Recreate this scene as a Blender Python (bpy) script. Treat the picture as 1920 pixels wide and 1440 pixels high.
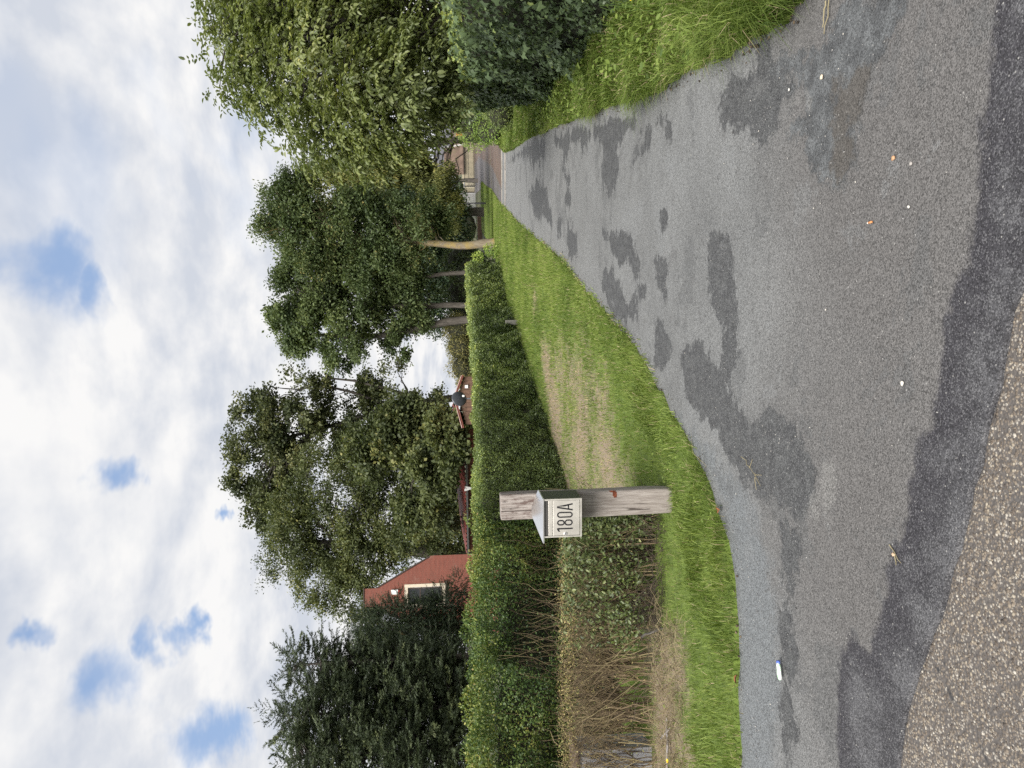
import bpy, bmesh, math, random
import numpy as np
from mathutils import Matrix, Vector

for o in list(bpy.data.objects):
    bpy.data.objects.remove(o)
sc = bpy.context.scene
C = sc.collection

# ------------------------------------------------------------------ camera
EYE = 1.6
PITCH = math.atan(100 / 1380.0)          # looking slightly down
TILT = 0.024                             # the phone was not held quite straight
cp, sp, ct, st = math.cos(PITCH), math.sin(PITCH), math.cos(TILT), math.sin(TILT)
fwd = Vector((0, cp, -sp)); down = Vector((0, -sp, -cp)); right = Vector((1, 0, 0))
cam_x = right * -st + down * ct          # the photograph lies on its side: its right edge is the ground
cam_y = right * ct + down * st
cam = bpy.data.cameras.new('camera')
cam.sensor_width = 36.0
cam.lens = 36.0 * 1380 / 1920
cam.clip_start = 0.05
cam.clip_end = 3000
cam_ob = bpy.data.objects.new('camera', cam)
m = Matrix.Identity(4)
for i in range(3):
    m[i][0] = cam_x[i]; m[i][1] = cam_y[i]; m[i][2] = -fwd[i]
m[2][3] = EYE
cam_ob.matrix_world = m
C.objects.link(cam_ob)
sc.camera = cam_ob

# ------------------------------------------------------------------ node helper
class NT:
    def __init__(self, tree):
        self.t = tree
    def __call__(self, typ, _p=None, **inp):
        n = self.t.nodes.new(typ)
        for k, v in (_p or {}).items():
            setattr(n, k, v)
        for k, v in inp.items():
            key = int(k[1:]) if k[0] == 'i' and k[1:].isdigit() else k.replace('_', ' ')
            s = n.inputs[key]
            if isinstance(v, bpy.types.NodeSocket):
                self.t.links.new(v, s)
            elif isinstance(v, bpy.types.Node):
                self.t.links.new(v.outputs[0], s)
            else:
                if hasattr(s.default_value, '__len__') and not hasattr(v, '__len__'):
                    v = [v] * len(s.default_value)
                if hasattr(s.default_value, '__len__') and len(s.default_value) == 4 and len(v) == 3:
                    v = (*v, 1.0)
                s.default_value = v
        return n
    def math(self, op, a, b=0.0, c=None, clamp=False):
        n = self('ShaderNodeMath', {'operation': op, 'use_clamp': clamp}, i0=a, i1=b)
        if c is not None:
            if isinstance(c, (bpy.types.Node, bpy.types.NodeSocket)):
                self.t.links.new(c.outputs[0] if isinstance(c, bpy.types.Node) else c, n.inputs[2])
            else:
                n.inputs[2].default_value = c
        return n.outputs[0]
    def vmath(self, op, a, b=(0, 0, 0)):
        n = self('ShaderNodeVectorMath', {'operation': op}, i0=a, i1=b)
        return n.outputs[1] if op in ('DISTANCE', 'LENGTH', 'DOT_PRODUCT') else n.outputs[0]
    def step(self, x, lo, hi, a=0.0, b=1.0):
        n = self('ShaderNodeMapRange', {'interpolation_type': 'SMOOTHSTEP'}, Value=x)
        n.inputs[1].default_value = lo; n.inputs[2].default_value = hi
        n.inputs[3].default_value = a; n.inputs[4].default_value = b
        return n.outputs[0]
    def mix(self, f, a, b, blend='MIX'):
        n = self.t.nodes.new('ShaderNodeMix')
        n.data_type = 'RGBA'; n.blend_type = blend
        for idx, v in ((0, f), (6, a), (7, b)):
            s = n.inputs[idx]
            if isinstance(v, (bpy.types.Node, bpy.types.NodeSocket)):
                self.t.links.new(v.outputs[0] if isinstance(v, bpy.types.Node) else v, s)
            else:
                s.default_value = v if idx == 0 else (*v, 1.0)[:4]
        return n.outputs[2]
    def noise(self, vec, scale, detail=4.0, rough=0.55, dist=0.0, out=0, dim='3D'):
        return self('ShaderNodeTexNoise', {'noise_dimensions': dim}, Vector=vec, Scale=scale, Detail=detail, Roughness=rough, Distortion=dist).outputs[out]
    def attr(self, name, out='Fac'):
        return self('ShaderNodeAttribute', {'attribute_name': name}).outputs[out]
    def ramp(self, f, stops, interp='LINEAR'):
        n = self('ShaderNodeValToRGB', None, Fac=f)
        cr = n.color_ramp; cr.interpolation = interp
        while len(cr.elements) < len(stops):
            cr.elements.new(0.5)
        for e, (p, c) in zip(cr.elements, stops):
            e.position = p; e.color = (*c, 1.0)
        return n.outputs[0]

# ------------------------------------------------------------------ sky: broken white cloud over blue
SUN_EL, SUN_AZ = math.radians(46), math.radians(200)      # azimuth clockwise from +Y: behind the camera, a little left
world = bpy.data.worlds.new('World')
sc.world = world
world.use_nodes = True
w = NT(world.node_tree)
world.node_tree.nodes.clear()
out = w('ShaderNodeOutputWorld')
dirv = w('ShaderNodeTexCoord').outputs['Generated']
sky = w('ShaderNodeTexSky', {'sky_type': 'NISHITA', 'sun_disc': False, 'sun_elevation': SUN_EL, 'sun_rotation': SUN_AZ,
                             'air_density': 1.0, 'dust_density': 1.2, 'ozone_density': 2.5})
sep = w('ShaderNodeSeparateXYZ', None, Vector=dirv)
dz = w.math('ADD', w.math('MAXIMUM', sep.outputs[2], 0.0), 0.26)
flat = w('ShaderNodeCombineXYZ', None, X=w.math('DIVIDE', sep.outputs[0], dz), Y=w.math('DIVIDE', sep.outputs[1], dz)).outputs[0]
n1 = w.noise(flat, 1.3, 4, 0.5, 0.2, dim='2D')
n2 = w.noise(flat, 2.05, 6, 0.56, 0.1, dim='2D')
n2s = w.noise(w.vmath('ADD', flat, (.045, -.085, 0)), 2.05, 5, 0.54, 0.1, dim='2D')
nw = w.noise(flat, 3.2, 5, 0.6, 0.1, 'Color', dim='2D')
warp = w.vmath('ADD', dirv, w.vmath('MULTIPLY', w.vmath('SUBTRACT', nw, (.5, .5, .5)), (.16, .06, .16)))
hole = None
for (hx, hy, hz, hr) in [
        (0.150, 0.873, 0.463, .050), (0.128, 0.891, 0.435, .030), (-0.084, 0.911, 0.403, .024), (-0.144, 0.940, 0.308, .010),
        (-0.336, 0.851, 0.404, .034), (-0.300, 0.880, 0.370, .020), (-0.281, 0.899, 0.335, .018), (-0.403, 0.866, 0.296, .034),
        (-0.244, 0.841, 0.483, .014), (0.60, 0.45, 0.66, .10), (-0.75, 0.2, 0.63, .12), (0.3, -0.7, 0.65, .12), (-0.2, -0.4, 0.89, .1), (0.85, -0.3, .4, .1)]:
    d = w.vmath('DISTANCE', warp, (hx, hy, hz))
    s = w.step(d, hr * 0.25, hr * 1.6, 0.95, 0.0)
    hole = s if hole is None else w.math('MAXIMUM', hole, s)
thin = w.step(n1, 0.36, 0.22, 0.0, 0.3)
cover = w.math('SUBTRACT', 1.0, w.math('MAXIMUM', hole, thin), clamp=True)
relief = w.math('MULTIPLY', w.math('SUBTRACT', n2, n2s), 3.3)          # sunlit and shaded flanks of the cumulus
shade = w.math('ADD', w.math('ADD', relief, .30), w.math('MULTIPLY', w.step(n2, .32, .62), .45), clamp=True)
cloud = w.mix(shade, (5.1, 5.4, 6.0), (7.5, 7.45, 7.4))
blue = w.mix(.65, sky.outputs[0], (3.0, 4.3, 6.7))
col = w.mix(cover, blue, cloud)
world.cycles.sampling_method = 'NONE'                     # an even sky needs no importance map
bg = w('ShaderNodeBackground', None, Color=col, Strength=0.1)
w.t.links.new(bg.outputs[0], out.inputs[0])

sun = bpy.data.lights.new('sun', 'SUN')
sun.energy = 5.0
sun.angle = math.radians(40)
sun.color = (1.0, 0.96, 0.9)
sun_ob = bpy.data.objects.new('sun', sun)
sd = Vector((math.sin(SUN_AZ) * math.cos(SUN_EL), math.cos(SUN_AZ) * math.cos(SUN_EL), math.sin(SUN_EL)))
sun_ob.rotation_euler = sd.to_track_quat('Z', 'Y').to_euler()
sun_ob.location = (-5, -8, 20)
C.objects.link(sun_ob)

sc.view_settings.view_transform = 'Standard'
sc.view_settings.look = 'None'
sc.view_settings.exposure = 0.35
sc.view_settings.gamma = 1.0
sc.view_settings.use_curve_mapping = False
sc.cycles.max_bounces = 5
sc.cycles.diffuse_bounces = 3
sc.cycles.glossy_bounces = 2
sc.cycles.transmission_bounces = 2
sc.cycles.use_adaptive_sampling = True
sc.cycles.adaptive_threshold = 0.02
sc.cycles.transparent_max_bounces = 4
sc.cycles.use_denoising = False

# ------------------------------------------------------------------ measured plan of the place (metres, camera at the origin)
DRIVE_LEFT = [(18.703, 67.692), (15.066, 56.306), (8.567, 33.288), (5.78, 23.739), (3.933, 18.048), (3.029, 15.018), (2.298, 12.49), (1.776, 10.685), (1.127, 8.975), (0.632, 7.464), (0.302, 6.381), (-0.028, 5.804), (-0.336, 5.194), (-0.651, 4.651), (-0.933, 4.34), (-1.108, 4.264), (-1.372, 4.198), (-1.682, 4.193), (-2.276, 4.197), (-3.6, 4.22), (-7.0, 4.3)]
LAWN_BACK = [(19.269, 70.479), (16.52, 70.958), (14.743, 72.332), (6.689, 37.529), (3.9, 26.4), (1.5, 21.0), (0.7, 17.6), (-0.0, 15.8), (-0.9, 12.8), (-1.75, 10.5), (-2.3, 9.0), (-2.9, 7.6), (-3.6, 7.2), (-4.5, 7.2), (-5.6, 7.4), (-9.0, 8.0)]
DRIVE_RIGHT = [(7.091, 22.431), (6.618, 20.935), (4.924, 14.569), (3.939, 11.173), (3.191, 8.689), (2.759, 7.22), (2.428, 6.174), (2.18, 5.389), (2.102, 4.882), (1.949, 4.372), (1.804, 3.883), (1.729, 3.548), (1.69, 3.264), (1.8, 3.0), (2.3, 2.7), (3.2, 2.5), (7.0, 2.3)]
VERGE_BACK = [(12.634, 36.601), (8.4, 21.5), (7.3, 18.0), (6.2, 15.4), (5.2, 12.6), (4.3, 9.4), (3.75, 7.4), (3.55, 6.6), (3.45, 5.8), (3.6, 5.0), (4.2, 4.2), (5.5, 3.7), (9.0, 3.5)]
ROAD_EDGE = [(7.0, -1.2), (3.0, 0.65), (1.2, 1.5), (0.162, 1.982), (-0.003, 2.06), (-0.131, 2.107), (-0.281, 2.158), (-0.371, 2.208), (-0.513, 2.25), (-0.626, 2.292), (-0.779, 2.337), (-0.959, 2.442), (-1.128, 2.539), (-1.295, 2.609), (-1.473, 2.65), (-2.2, 2.85), (-4.0, 3.3), (-8.0, 4.1)]
DAMP = [[(6.343, 21.031), (5.728, 18.332), (4.785, 15.494), (4.271, 14.515), (4.313, 14.202), (3.929, 12.939), (4.091, 12.511), (4.765, 14.099), (5.118, 15.649), (5.534, 17.586)], [(3.83, 11.507), (3.475, 10.673), (3.178, 10.724), (3.092, 10.259), (3.246, 10.084), (3.169, 9.626), (3.009, 9.099), (2.881, 9.117), (2.83, 8.851), (2.845, 8.417), (3.04, 8.71), (3.292, 9.475), (3.535, 10.393)], [(2.845, 8.152), (2.766, 7.763), (2.621, 7.236), (2.404, 6.569), (2.265, 6.19), (2.209, 6.289), (2.103, 6.114), (2.32, 6.578), (2.283, 6.754), (2.234, 7.155), (2.106, 6.908), (2.014, 6.941), (1.918, 7.191), (1.882, 7.532), (2.056, 7.706), (2.337, 7.757), (2.474, 7.741), (2.603, 7.872), (2.759, 8.163)], [(1.938, 6.514), (1.994, 6.311), (1.984, 6.001), (2.065, 5.942), (1.985, 5.477), (1.954, 5.338), (1.997, 5.782), (1.888, 5.841), (1.906, 6.133), (1.909, 6.417)], [(1.87, 5.415), (1.9, 5.274), (1.777, 5.257), (1.778, 5.353)], [(4.075, 15.673), (3.924, 14.292), (3.701, 13.237), (3.229, 12.531), (2.752, 12.044), (2.65, 12.063), (3.01, 13.383), (3.208, 14.257), (3.547, 14.896)], [(2.784, 9.964), (2.762, 9.999), (2.762, 10.088), (2.786, 10.208), (2.828, 10.328), (2.877, 10.415), (2.919, 10.443), (2.942, 10.404), (2.94, 10.31), (2.914, 10.187), (2.872, 10.071), (2.825, 9.989)], [(2.525, 10.004), (2.482, 10.05), (2.468, 10.16), (2.489, 10.307), (2.54, 10.453), (2.608, 10.558), (2.674, 10.59), (2.719, 10.539), (2.73, 10.422), (2.705, 10.271), (2.653, 10.13), (2.588, 10.033)], [(2.335, 10.811), (2.279, 10.866), (2.256, 10.995), (2.273, 11.167), (2.327, 11.339), (2.405, 11.461), (2.484, 11.497), (2.541, 11.436), (2.562, 11.297), (2.54, 11.121), (2.484, 10.956), (2.409, 10.844)], [(2.368, 10.275), (2.076, 9.886), (1.842, 9.433), (1.681, 9.499), (1.688, 9.945), (1.885, 10.303), (2.175, 10.357)], [(1.616, 7.846), (1.453, 7.243), (1.373, 6.676), (1.237, 6.484), (1.048, 6.271), (0.967, 6.279), (0.871, 6.422), (0.979, 6.51), (1.157, 6.763), (1.094, 6.994), (1.297, 7.261), (1.493, 7.717)], [(1.205, 7.866), (1.182, 7.506), (1.059, 7.238), (0.919, 7.107), (0.802, 6.911), (0.732, 6.658), (0.801, 6.429), (0.683, 6.344), (0.561, 6.394), (0.553, 6.74), (0.643, 7.284), (0.869, 7.707), (1.065, 7.942)], [(0.756, 6.082), (0.73, 6.101), (0.714, 6.148), (0.713, 6.211), (0.729, 6.274), (0.757, 6.319), (0.789, 6.334), (0.816, 6.313), (0.832, 6.264), (0.831, 6.2), (0.815, 6.138), (0.787, 6.095)], [(0.955, 5.796), (0.887, 5.442), (0.756, 5.453), (0.649, 5.533), (0.754, 5.766)], [(1.2, 5.401), (1.16, 5.42), (1.137, 5.463), (1.137, 5.521), (1.161, 5.577), (1.203, 5.618), (1.251, 5.63), (1.292, 5.61), (1.314, 5.564), (1.312, 5.506), (1.287, 5.45), (1.246, 5.412)], [(0.254, 5.891), (0.443, 5.81), (0.488, 5.651), (0.386, 5.512), (0.249, 5.384), (0.095, 5.566), (0.101, 5.84)], [(0.173, 5.154), (0.284, 4.872), (0.222, 4.661), (0.104, 4.529), (0.035, 4.41), (0.139, 4.313), (0.275, 4.243), (0.231, 4.057), (0.053, 4.173), (-0.053, 4.299), (-0.146, 4.186), (-0.244, 3.911), (-0.179, 3.72), (-0.157, 3.548), (-0.218, 3.401), (-0.305, 3.314), (-0.364, 3.229), (-0.43, 3.178), (-0.494, 3.191), (-0.604, 3.277), (-0.678, 3.387), (-0.654, 3.576), (-0.574, 4.052), (-0.418, 4.35), (-0.327, 4.435), (-0.275, 4.728), (-0.105, 5.089)], [(0.879, 4.543), (0.899, 4.352), (0.827, 4.198), (0.502, 4.144), (0.231, 4.057), (0.098, 4.342), (0.289, 4.303), (0.389, 4.452), (0.555, 4.566)], [(1.682, 4.272), (1.726, 4.148), (1.68, 3.966), (1.581, 3.845), (1.626, 3.75), (1.736, 3.723), (1.778, 3.694), (1.69, 3.532), (1.613, 3.554), (1.51, 3.517), (1.357, 3.297), (1.292, 3.217), (1.287, 3.394), (1.246, 3.472), (1.21, 3.516), (1.209, 3.641), (1.237, 3.725), (1.297, 3.77), (1.356, 3.859), (1.363, 3.962), (1.468, 4.115), (1.567, 4.244)], [(-0.74, 3.58), (-0.708, 3.345), (-0.832, 3.34), (-0.96, 3.401), (-0.931, 3.543), (-0.808, 3.584)], [(-1.027, 3.602), (-1.057, 3.52), (-1.331, 3.477), (-1.512, 3.475), (-1.736, 3.509), (-1.901, 3.577), (-1.874, 3.686), (-1.594, 3.609), (-1.328, 3.619)]]
PIT = [[(1.506, 2.983), (1.513, 2.896), (1.467, 2.766), (1.303, 2.453), (1.231, 2.563), (1.143, 2.706), (1.057, 2.784), (0.979, 2.761), (0.85, 2.794), (0.789, 2.876), (0.789, 2.96), (0.855, 3.091), (0.957, 3.198), (1.015, 3.231), (1.131, 3.33), (1.231, 3.472), (1.255, 3.396), (1.165, 3.153), (1.255, 3.183), (1.357, 3.297), (1.51, 3.517), (1.579, 3.538), (1.457, 3.208), (1.438, 2.999)]]
BROWN = [[(1.174, 2.779), (1.194, 2.954), (1.143, 3.013), (1.089, 2.946), (1.022, 2.786), (1.159, 2.68)], [(0.987, 2.95), (0.941, 2.996), (0.876, 3.026), (0.808, 2.929), (0.857, 2.817), (0.976, 2.792)]]
PALE = [[(1.296, 3.451), (1.297, 3.258), (1.172, 3.172)], [(-0.621, 3.278), (-0.379, 3.072), (-0.437, 2.986), (-0.648, 3.155)]]
TAR = [[(1.17, 2.021), (0.936, 2.05), (0.767, 2.071), (0.714, 2.102), (0.591, 2.121), (0.489, 2.148), (0.356, 2.183), (0.252, 2.253), (0.196, 2.281), (0.059, 2.32), (-0.022, 2.337), (-0.07, 2.352), (-0.143, 2.391), (-0.217, 2.414), (-0.3, 2.455), (-0.419, 2.511), (-0.49, 2.545), (-0.539, 2.569), (-0.599, 2.582), (-0.728, 2.63), (-0.873, 2.694), (-0.963, 2.723), (-1.088, 2.801), (-1.071, 2.919), (-1.183, 3.021), (-1.354, 3.073), (-1.689, 3.066), (-1.818, 3.05), (-2.4, 2.2), (1.5, 0.8)]]
BLUE = [[(-0.262, 5.252), (-0.604, 4.549), (-0.92, 4.278), (-1.372, 4.198), (-2.285, 4.214), (-2.48, 4.226), (-2.262, 3.84), (-1.83, 3.652), (-1.337, 3.644), (-0.95, 3.731), (-0.661, 4.034), (-0.468, 4.54)]]
DRY = [[(0.799, 13.941), (0.664, 12.44), (-0.018, 11.568), (-0.905, 11.019), (-1.553, 9.977), (-1.842, 9.386), (-1.906, 10.753), (-1.254, 12.105), (-0.113, 13.44)], [(0.498, 10.898), (0.505, 10.273), (0.117, 9.516), (-0.119, 8.706), (-0.525, 8.553), (-0.737, 8.859), (-1.53, 9.149), (-1.717, 9.868), (-0.84, 10.192), (-0.308, 9.793), (0.132, 10.431)], [(-0.178, 8.442), (-0.173, 8.125), (-0.478, 7.726), (-0.771, 7.244), (-0.859, 6.654), (-1.233, 6.838), (-1.394, 8.122), (-0.71, 8.51), (-0.393, 8.404)], [(0.649, 9.357), (0.639, 9.042), (0.165, 8.565), (0.106, 8.818)], [(-0.008, 7.644), (-0.064, 7.669), (-0.106, 7.724), (-0.122, 7.796), (-0.107, 7.865), (-0.065, 7.913), (-0.007, 7.925), (0.051, 7.899), (0.092, 7.841), (0.106, 7.769), (0.09, 7.701), (0.048, 7.656)], [(1.573, 14.048), (1.5, 14.127), (1.458, 14.309), (1.461, 14.552), (1.509, 14.793), (1.59, 14.964), (1.683, 15.013), (1.76, 14.925), (1.799, 14.727), (1.791, 14.478), (1.74, 14.247), (1.66, 14.092)], [(0.62, 10.933), (0.565, 10.964), (0.528, 11.032), (0.517, 11.119), (0.537, 11.203), (0.582, 11.259), (0.64, 11.273), (0.695, 11.24), (0.733, 11.169), (0.742, 11.081), (0.721, 11.0), (0.676, 10.946)]]
STRAW = [[(-2.155, 6.283), (-1.94, 5.893), (-1.831, 5.186), (-2.196, 5.141), (-2.507, 5.238), (-2.583, 4.788), (-2.804, 4.804), (-3.591, 6.204), (-2.702, 6.262)]]
CRACK = [[(-0.879, 2.424), (-0.908, 2.361), (-0.874, 2.314), (-0.854, 2.27)], [(-0.908, 2.361), (-0.988, 2.372), (-1.037, 2.445), (-1.115, 2.507)], [(-0.988, 2.372), (-1.067, 2.348), (-1.11, 2.284), (-1.162, 2.211), (-1.223, 2.166)], [(-0.873, 2.301), (-0.877, 2.238), (-0.906, 2.203)]]
WALNUT = [(4.7, 11.0, 3.37, 1.2, 1.2, 1.36), (5.53, 11.6, 4.26, 0.92, 0.92, 1.09), (3.73, 10.7, 3.11, 0.54, 0.54, 0.78), (4.0, 10.2, 2.6, 0.74, 0.74, 0.89), (4.45, 10.4, 2.09, 0.6, 0.6, 0.6), (3.74, 10.5, 1.96, 0.34, 0.34, 0.42), (6.63, 11.8, 3.96, 1.03, 1.03, 1.54), (6.28, 11.0, 2.79, 0.96, 0.96, 1.2), (4.54, 11.3, 4.8, 0.28, 0.28, 0.41), (5.59, 11.4, 4.73, 0.58, 0.5, 0.5), (3.38, 10.8, 2.83, 0.31, 0.31, 0.43), (3.5, 11.2, 3.59, 0.29, 0.29, 0.41), (4.07, 11.0, 4.38, 0.24, 0.24, 0.28), (4.45, 10.4, 1.72, 0.53, 0.3, 0.3), (3.85, 10.3, 1.73, 0.22, 0.22, 0.26)]
ALDER = [(-2.07, 50.0, 15.08, 2.17, 1.88, 1.88), (-0.34, 50.0, 13.65, 1.63, 1.63, 1.63), (-4.57, 50.0, 14.45, 2.72, 2.36, 2.36), (-5.76, 50.0, 16.03, 1.63, 1.3, 1.3), (-2.45, 49.0, 12.09, 2.49, 2.13, 2.13), (-6.88, 51.0, 13.34, 2.59, 2.59, 2.59), (0.24, 50.0, 10.84, 0.94, 0.72, 0.72), (-0.84, 50.0, 7.7, 1.81, 1.81, 2.17), (-2.96, 49.0, 6.58, 2.13, 2.13, 3.02), (-4.37, 50.0, 9.55, 2.54, 2.54, 2.54), (0.84, 50.0, 6.06, 0.94, 0.94, 1.3), (-7.58, 50.0, 14.52, 1.63, 1.63, 1.81), (-1.44, 49.0, 4.1, 1.35, 1.35, 1.63), (-2.21, 50.0, 10.2, 1.45, 1.45, 1.81)]
WILLOW = [(-8.67, 45.0, 2.46, 1.96, 1.17, 1.3), (-7.06, 45.0, 2.22, 1.63, 0.94, 1.04), (-8.9, 46.0, 10.32, 3.17, 2.85, 3.17), (-10.31, 46.0, 7.76, 2.33, 2.1, 3.0), (-7.24, 45.0, 6.28, 3.59, 3.23, 3.59), (-5.67, 46.0, 8.63, 2.67, 2.4, 3.0), (-9.83, 46.0, 11.63, 2.0, 1.8, 2.0), (-9.22, 45.0, 5.05, 2.61, 2.35, 2.93), (-11.87, 46.0, 9.74, 1.83, 1.65, 2.33), (-12.94, 46.0, 7.82, 1.5, 1.35, 2.0), (-7.35, 45.0, 3.07, 2.61, 1.61, 1.79), (-8.49, 46.0, 12.24, 2.0, 1.35, 1.5)]
BUSH_ROOF = [(-2.35, 28.3, 3.48, 1.54, 1.44, 1.44), (-3.13, 26.1, 2.58, 0.79, 0.79, 0.79), (-1.41, 25.5, 2.19, 0.55, 0.55, 0.74), (-1.12, 28.3, 3.86, 0.82, 0.82, 1.03), (-4.81, 28.3, 3.14, 1.03, 1.03, 1.03), (-2.51, 28.3, 4.9, 1.03, 1.03, 1.03), (-2.33, 25.3, 1.87, 0.62, 0.51, 0.51)]
OAK = [(4.71, 39.0, 9.8, 1.98, 1.84, 1.84), (3.76, 39.0, 11.04, 0.96, 0.79, 0.79), (3.57, 39.0, 8.18, 2.12, 2.12, 2.26), (5.5, 39.0, 7.31, 1.98, 1.98, 2.83), (3.53, 39.0, 5.98, 1.84, 1.84, 2.12), (4.62, 39.0, 4.43, 1.7, 1.7, 1.7), (2.02, 39.0, 7.67, 1.02, 1.02, 1.27), (2.54, 39.0, 5.31, 0.9, 0.9, 1.07), (1.59, 39.0, 4.14, 0.45, 0.4, 0.4), (6.08, 39.0, 8.94, 1.27, 1.27, 1.98), (2.49, 39.0, 9.85, 0.85, 0.85, 0.85), (5.75, 39.0, 4.82, 1.41, 1.41, 1.7)]
ASH = [(8.68, 37.0, 9.28, 1.47, 1.47, 1.74), (9.6, 37.0, 9.9, 0.97, 0.97, 1.21), (7.62, 37.0, 8.26, 1.61, 1.61, 2.28), (8.39, 37.0, 6.16, 1.61, 1.61, 2.68), (7.84, 37.0, 4.07, 1.61, 1.61, 2.14), (6.52, 37.0, 5.15, 1.21, 1.21, 2.14), (6.55, 37.0, 6.99, 1.21, 1.21, 2.14), (8.87, 38.0, 3.03, 1.38, 1.38, 1.38), (9.99, 37.0, 8.6, 0.91, 0.91, 1.07), (7.9, 37.0, 10.33, 0.97, 0.94, 0.94)]
OLIVE = [(13.66, 52.0, 9.43, 1.7, 1.7, 2.26), (14.4, 52.0, 7.58, 1.51, 1.51, 2.26), (15.22, 51.0, 5.62, 1.48, 1.48, 2.03), (14.41, 52.0, 10.88, 1.06, 1.06, 1.88), (14.76, 52.0, 3.49, 1.51, 1.51, 1.7), (12.5, 52.0, 2.8, 1.51, 1.51, 1.7)]
DARKTREE = [(18.17, 64.0, 5.76, 2.32, 2.32, 3.71), (12.17, 64.0, 4.07, 3.25, 3.25, 3.25), (7.54, 64.0, 3.26, 2.78, 2.55, 2.55), (9.42, 64.0, 5.97, 2.78, 2.78, 3.25), (14.95, 64.0, 6.75, 3.25, 3.25, 3.71), (14.92, 64.0, 2.4, 2.78, 1.86, 1.86)]
YEW = [(-7.51, 23.0, 3.76, 0.92, 0.92, 1.08), (-7.34, 23.0, 4.49, 0.57, 0.57, 0.57), (-7.21, 23.0, 2.93, 0.7, 0.7, 1.0), (-6.78, 23.0, 2.18, 0.5, 0.5, 0.57), (-7.88, 23.0, 2.78, 1.0, 1.0, 1.17), (-7.97, 23.0, 4.42, 0.57, 0.57, 0.63), (-7.42, 23.0, 2.11, 1.0, 0.67, 0.67), (-8.4, 23.0, 3.94, 0.67, 0.67, 0.92), (-8.56, 23.0, 2.47, 0.67, 0.67, 0.83), (-6.19, 23.0, 1.75, 0.37, 0.23, 0.23)]
REED = [(3.1, 40.0, 1.47, 0.81, 0.81, 0.87), (2.09, 40.0, 1.44, 0.87, 0.87, 0.87), (0.93, 40.0, 1.35, 0.75, 0.75, 0.75), (3.4, 40.0, 1.81, 0.46, 0.46, 0.58), (0.06, 40.0, 1.25, 0.46, 0.46, 0.52)]
SPR1 = (-7.83, 18.0, 6.4)
SPR2 = (-6.83, 18.6, 6.24)
SPR3 = (-8.46, 17.2, 6.09)
PAVE_RIGHT = [(32.444, 90.21), (22.734, 63.207), (12.754, 36.188), (8.419, 24.135), (7.301, 21.375)]
EDGE_A = [(8.238, 23.617), (5.893, 24.567)]
EDGE_B = [(7.74, 22.187), (5.491, 23.035)]
SPRUCE_A = [(-8.05, 18.4, 5.71, 0.48, 0.48, 0.51), (-7.88, 18.4, 5.19, 0.69, 0.69, 0.8), (-7.99, 18.4, 4.42, 0.93, 0.93, 0.93), (-7.91, 18.4, 3.5, 1.13, 1.07, 1.07), (-7.96, 18.4, 2.58, 1.27, 0.93, 0.93), (-8.06, 18.4, 1.93, 1.27, 0.53, 0.53)]
SPRUCE_B = [(-6.96, 19.0, 5.81, 0.36, 0.36, 0.41), (-7.13, 19.0, 5.15, 0.47, 0.47, 0.69), (-7.28, 19.0, 4.22, 0.62, 0.62, 0.89), (-7.37, 19.0, 3.14, 0.69, 0.69, 1.1), (-7.49, 19.0, 2.19, 0.76, 0.69, 0.69)]
SPRUCE_C = [(-8.51, 17.2, 5.34, 0.5, 0.5, 0.5), (-8.73, 17.2, 4.75, 0.69, 0.69, 0.75), (-8.67, 17.2, 3.77, 0.87, 0.87, 1.0), (-8.73, 17.2, 2.8, 1.0, 1.0, 1.0), (-8.77, 17.2, 2.0, 1.06, 0.56, 0.56)]
SEMI = [[(0.923, 14.283), (0.813, 10.846), (0.613, 8.68), (0.085, 7.527), (-0.43, 6.864), (-0.875, 6.401), (-1.336, 6.351), (-2.019, 9.41), (-1.495, 11.229), (-0.587, 13.054)]]

rng = np.random.default_rng(180)
random.seed(180)

# ------------------------------------------------------------------ object helpers
def tag(o, label=None, cat=None, group=None, kind=None):
    if label: o['label'] = label
    if cat: o['category'] = cat
    if group: o['group'] = group
    if kind: o['kind'] = kind
    return o

def empty(name, loc, rz=0.0):
    o = bpy.data.objects.new(name, None)
    o.empty_display_size = 0.2
    o.location = loc
    o.rotation_euler = (0, 0, rz)
    C.objects.link(o)
    return o

def link(name, me, mat, parent=None):
    if mat is not None and not me.materials:
        me.materials.append(mat)
    o = bpy.data.objects.new(name, me)
    C.objects.link(o)
    if parent is not None:
        o.parent = parent
    return o

def mesh_np(name, V, faces_flat, loops_per_face, attrs=None, smooth=False):
    """faces_flat: flat vertex index array; loops_per_face: int or array"""
    me = bpy.data.meshes.new(name)
    V = np.ascontiguousarray(V, dtype=np.float32)
    me.vertices.add(len(V)); me.vertices.foreach_set('co', V.ravel())
    ff = np.ascontiguousarray(faces_flat, dtype=np.int32).ravel()
    if np.isscalar(loops_per_face):
        nf = len(ff) // loops_per_face
        ls = np.arange(nf, dtype=np.int32) * loops_per_face
    else:
        lp = np.asarray(loops_per_face); nf = len(lp)
        ls = np.concatenate([[0], np.cumsum(lp)[:-1]]).astype(np.int32)
    me.loops.add(len(ff)); me.loops.foreach_set('vertex_index', ff)
    me.polygons.add(nf); me.polygons.foreach_set('loop_start', ls)
    if smooth:
        me.polygons.foreach_set('use_smooth', np.ones(nf, dtype=bool))
    for k, a in (attrs or {}).items():
        at_ = me.attributes.new(k, 'FLOAT', 'POINT')
        at_.data.foreach_set('value', np.ascontiguousarray(a, dtype=np.float32))
    me.update(calc_edges=True)
    return me

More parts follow.
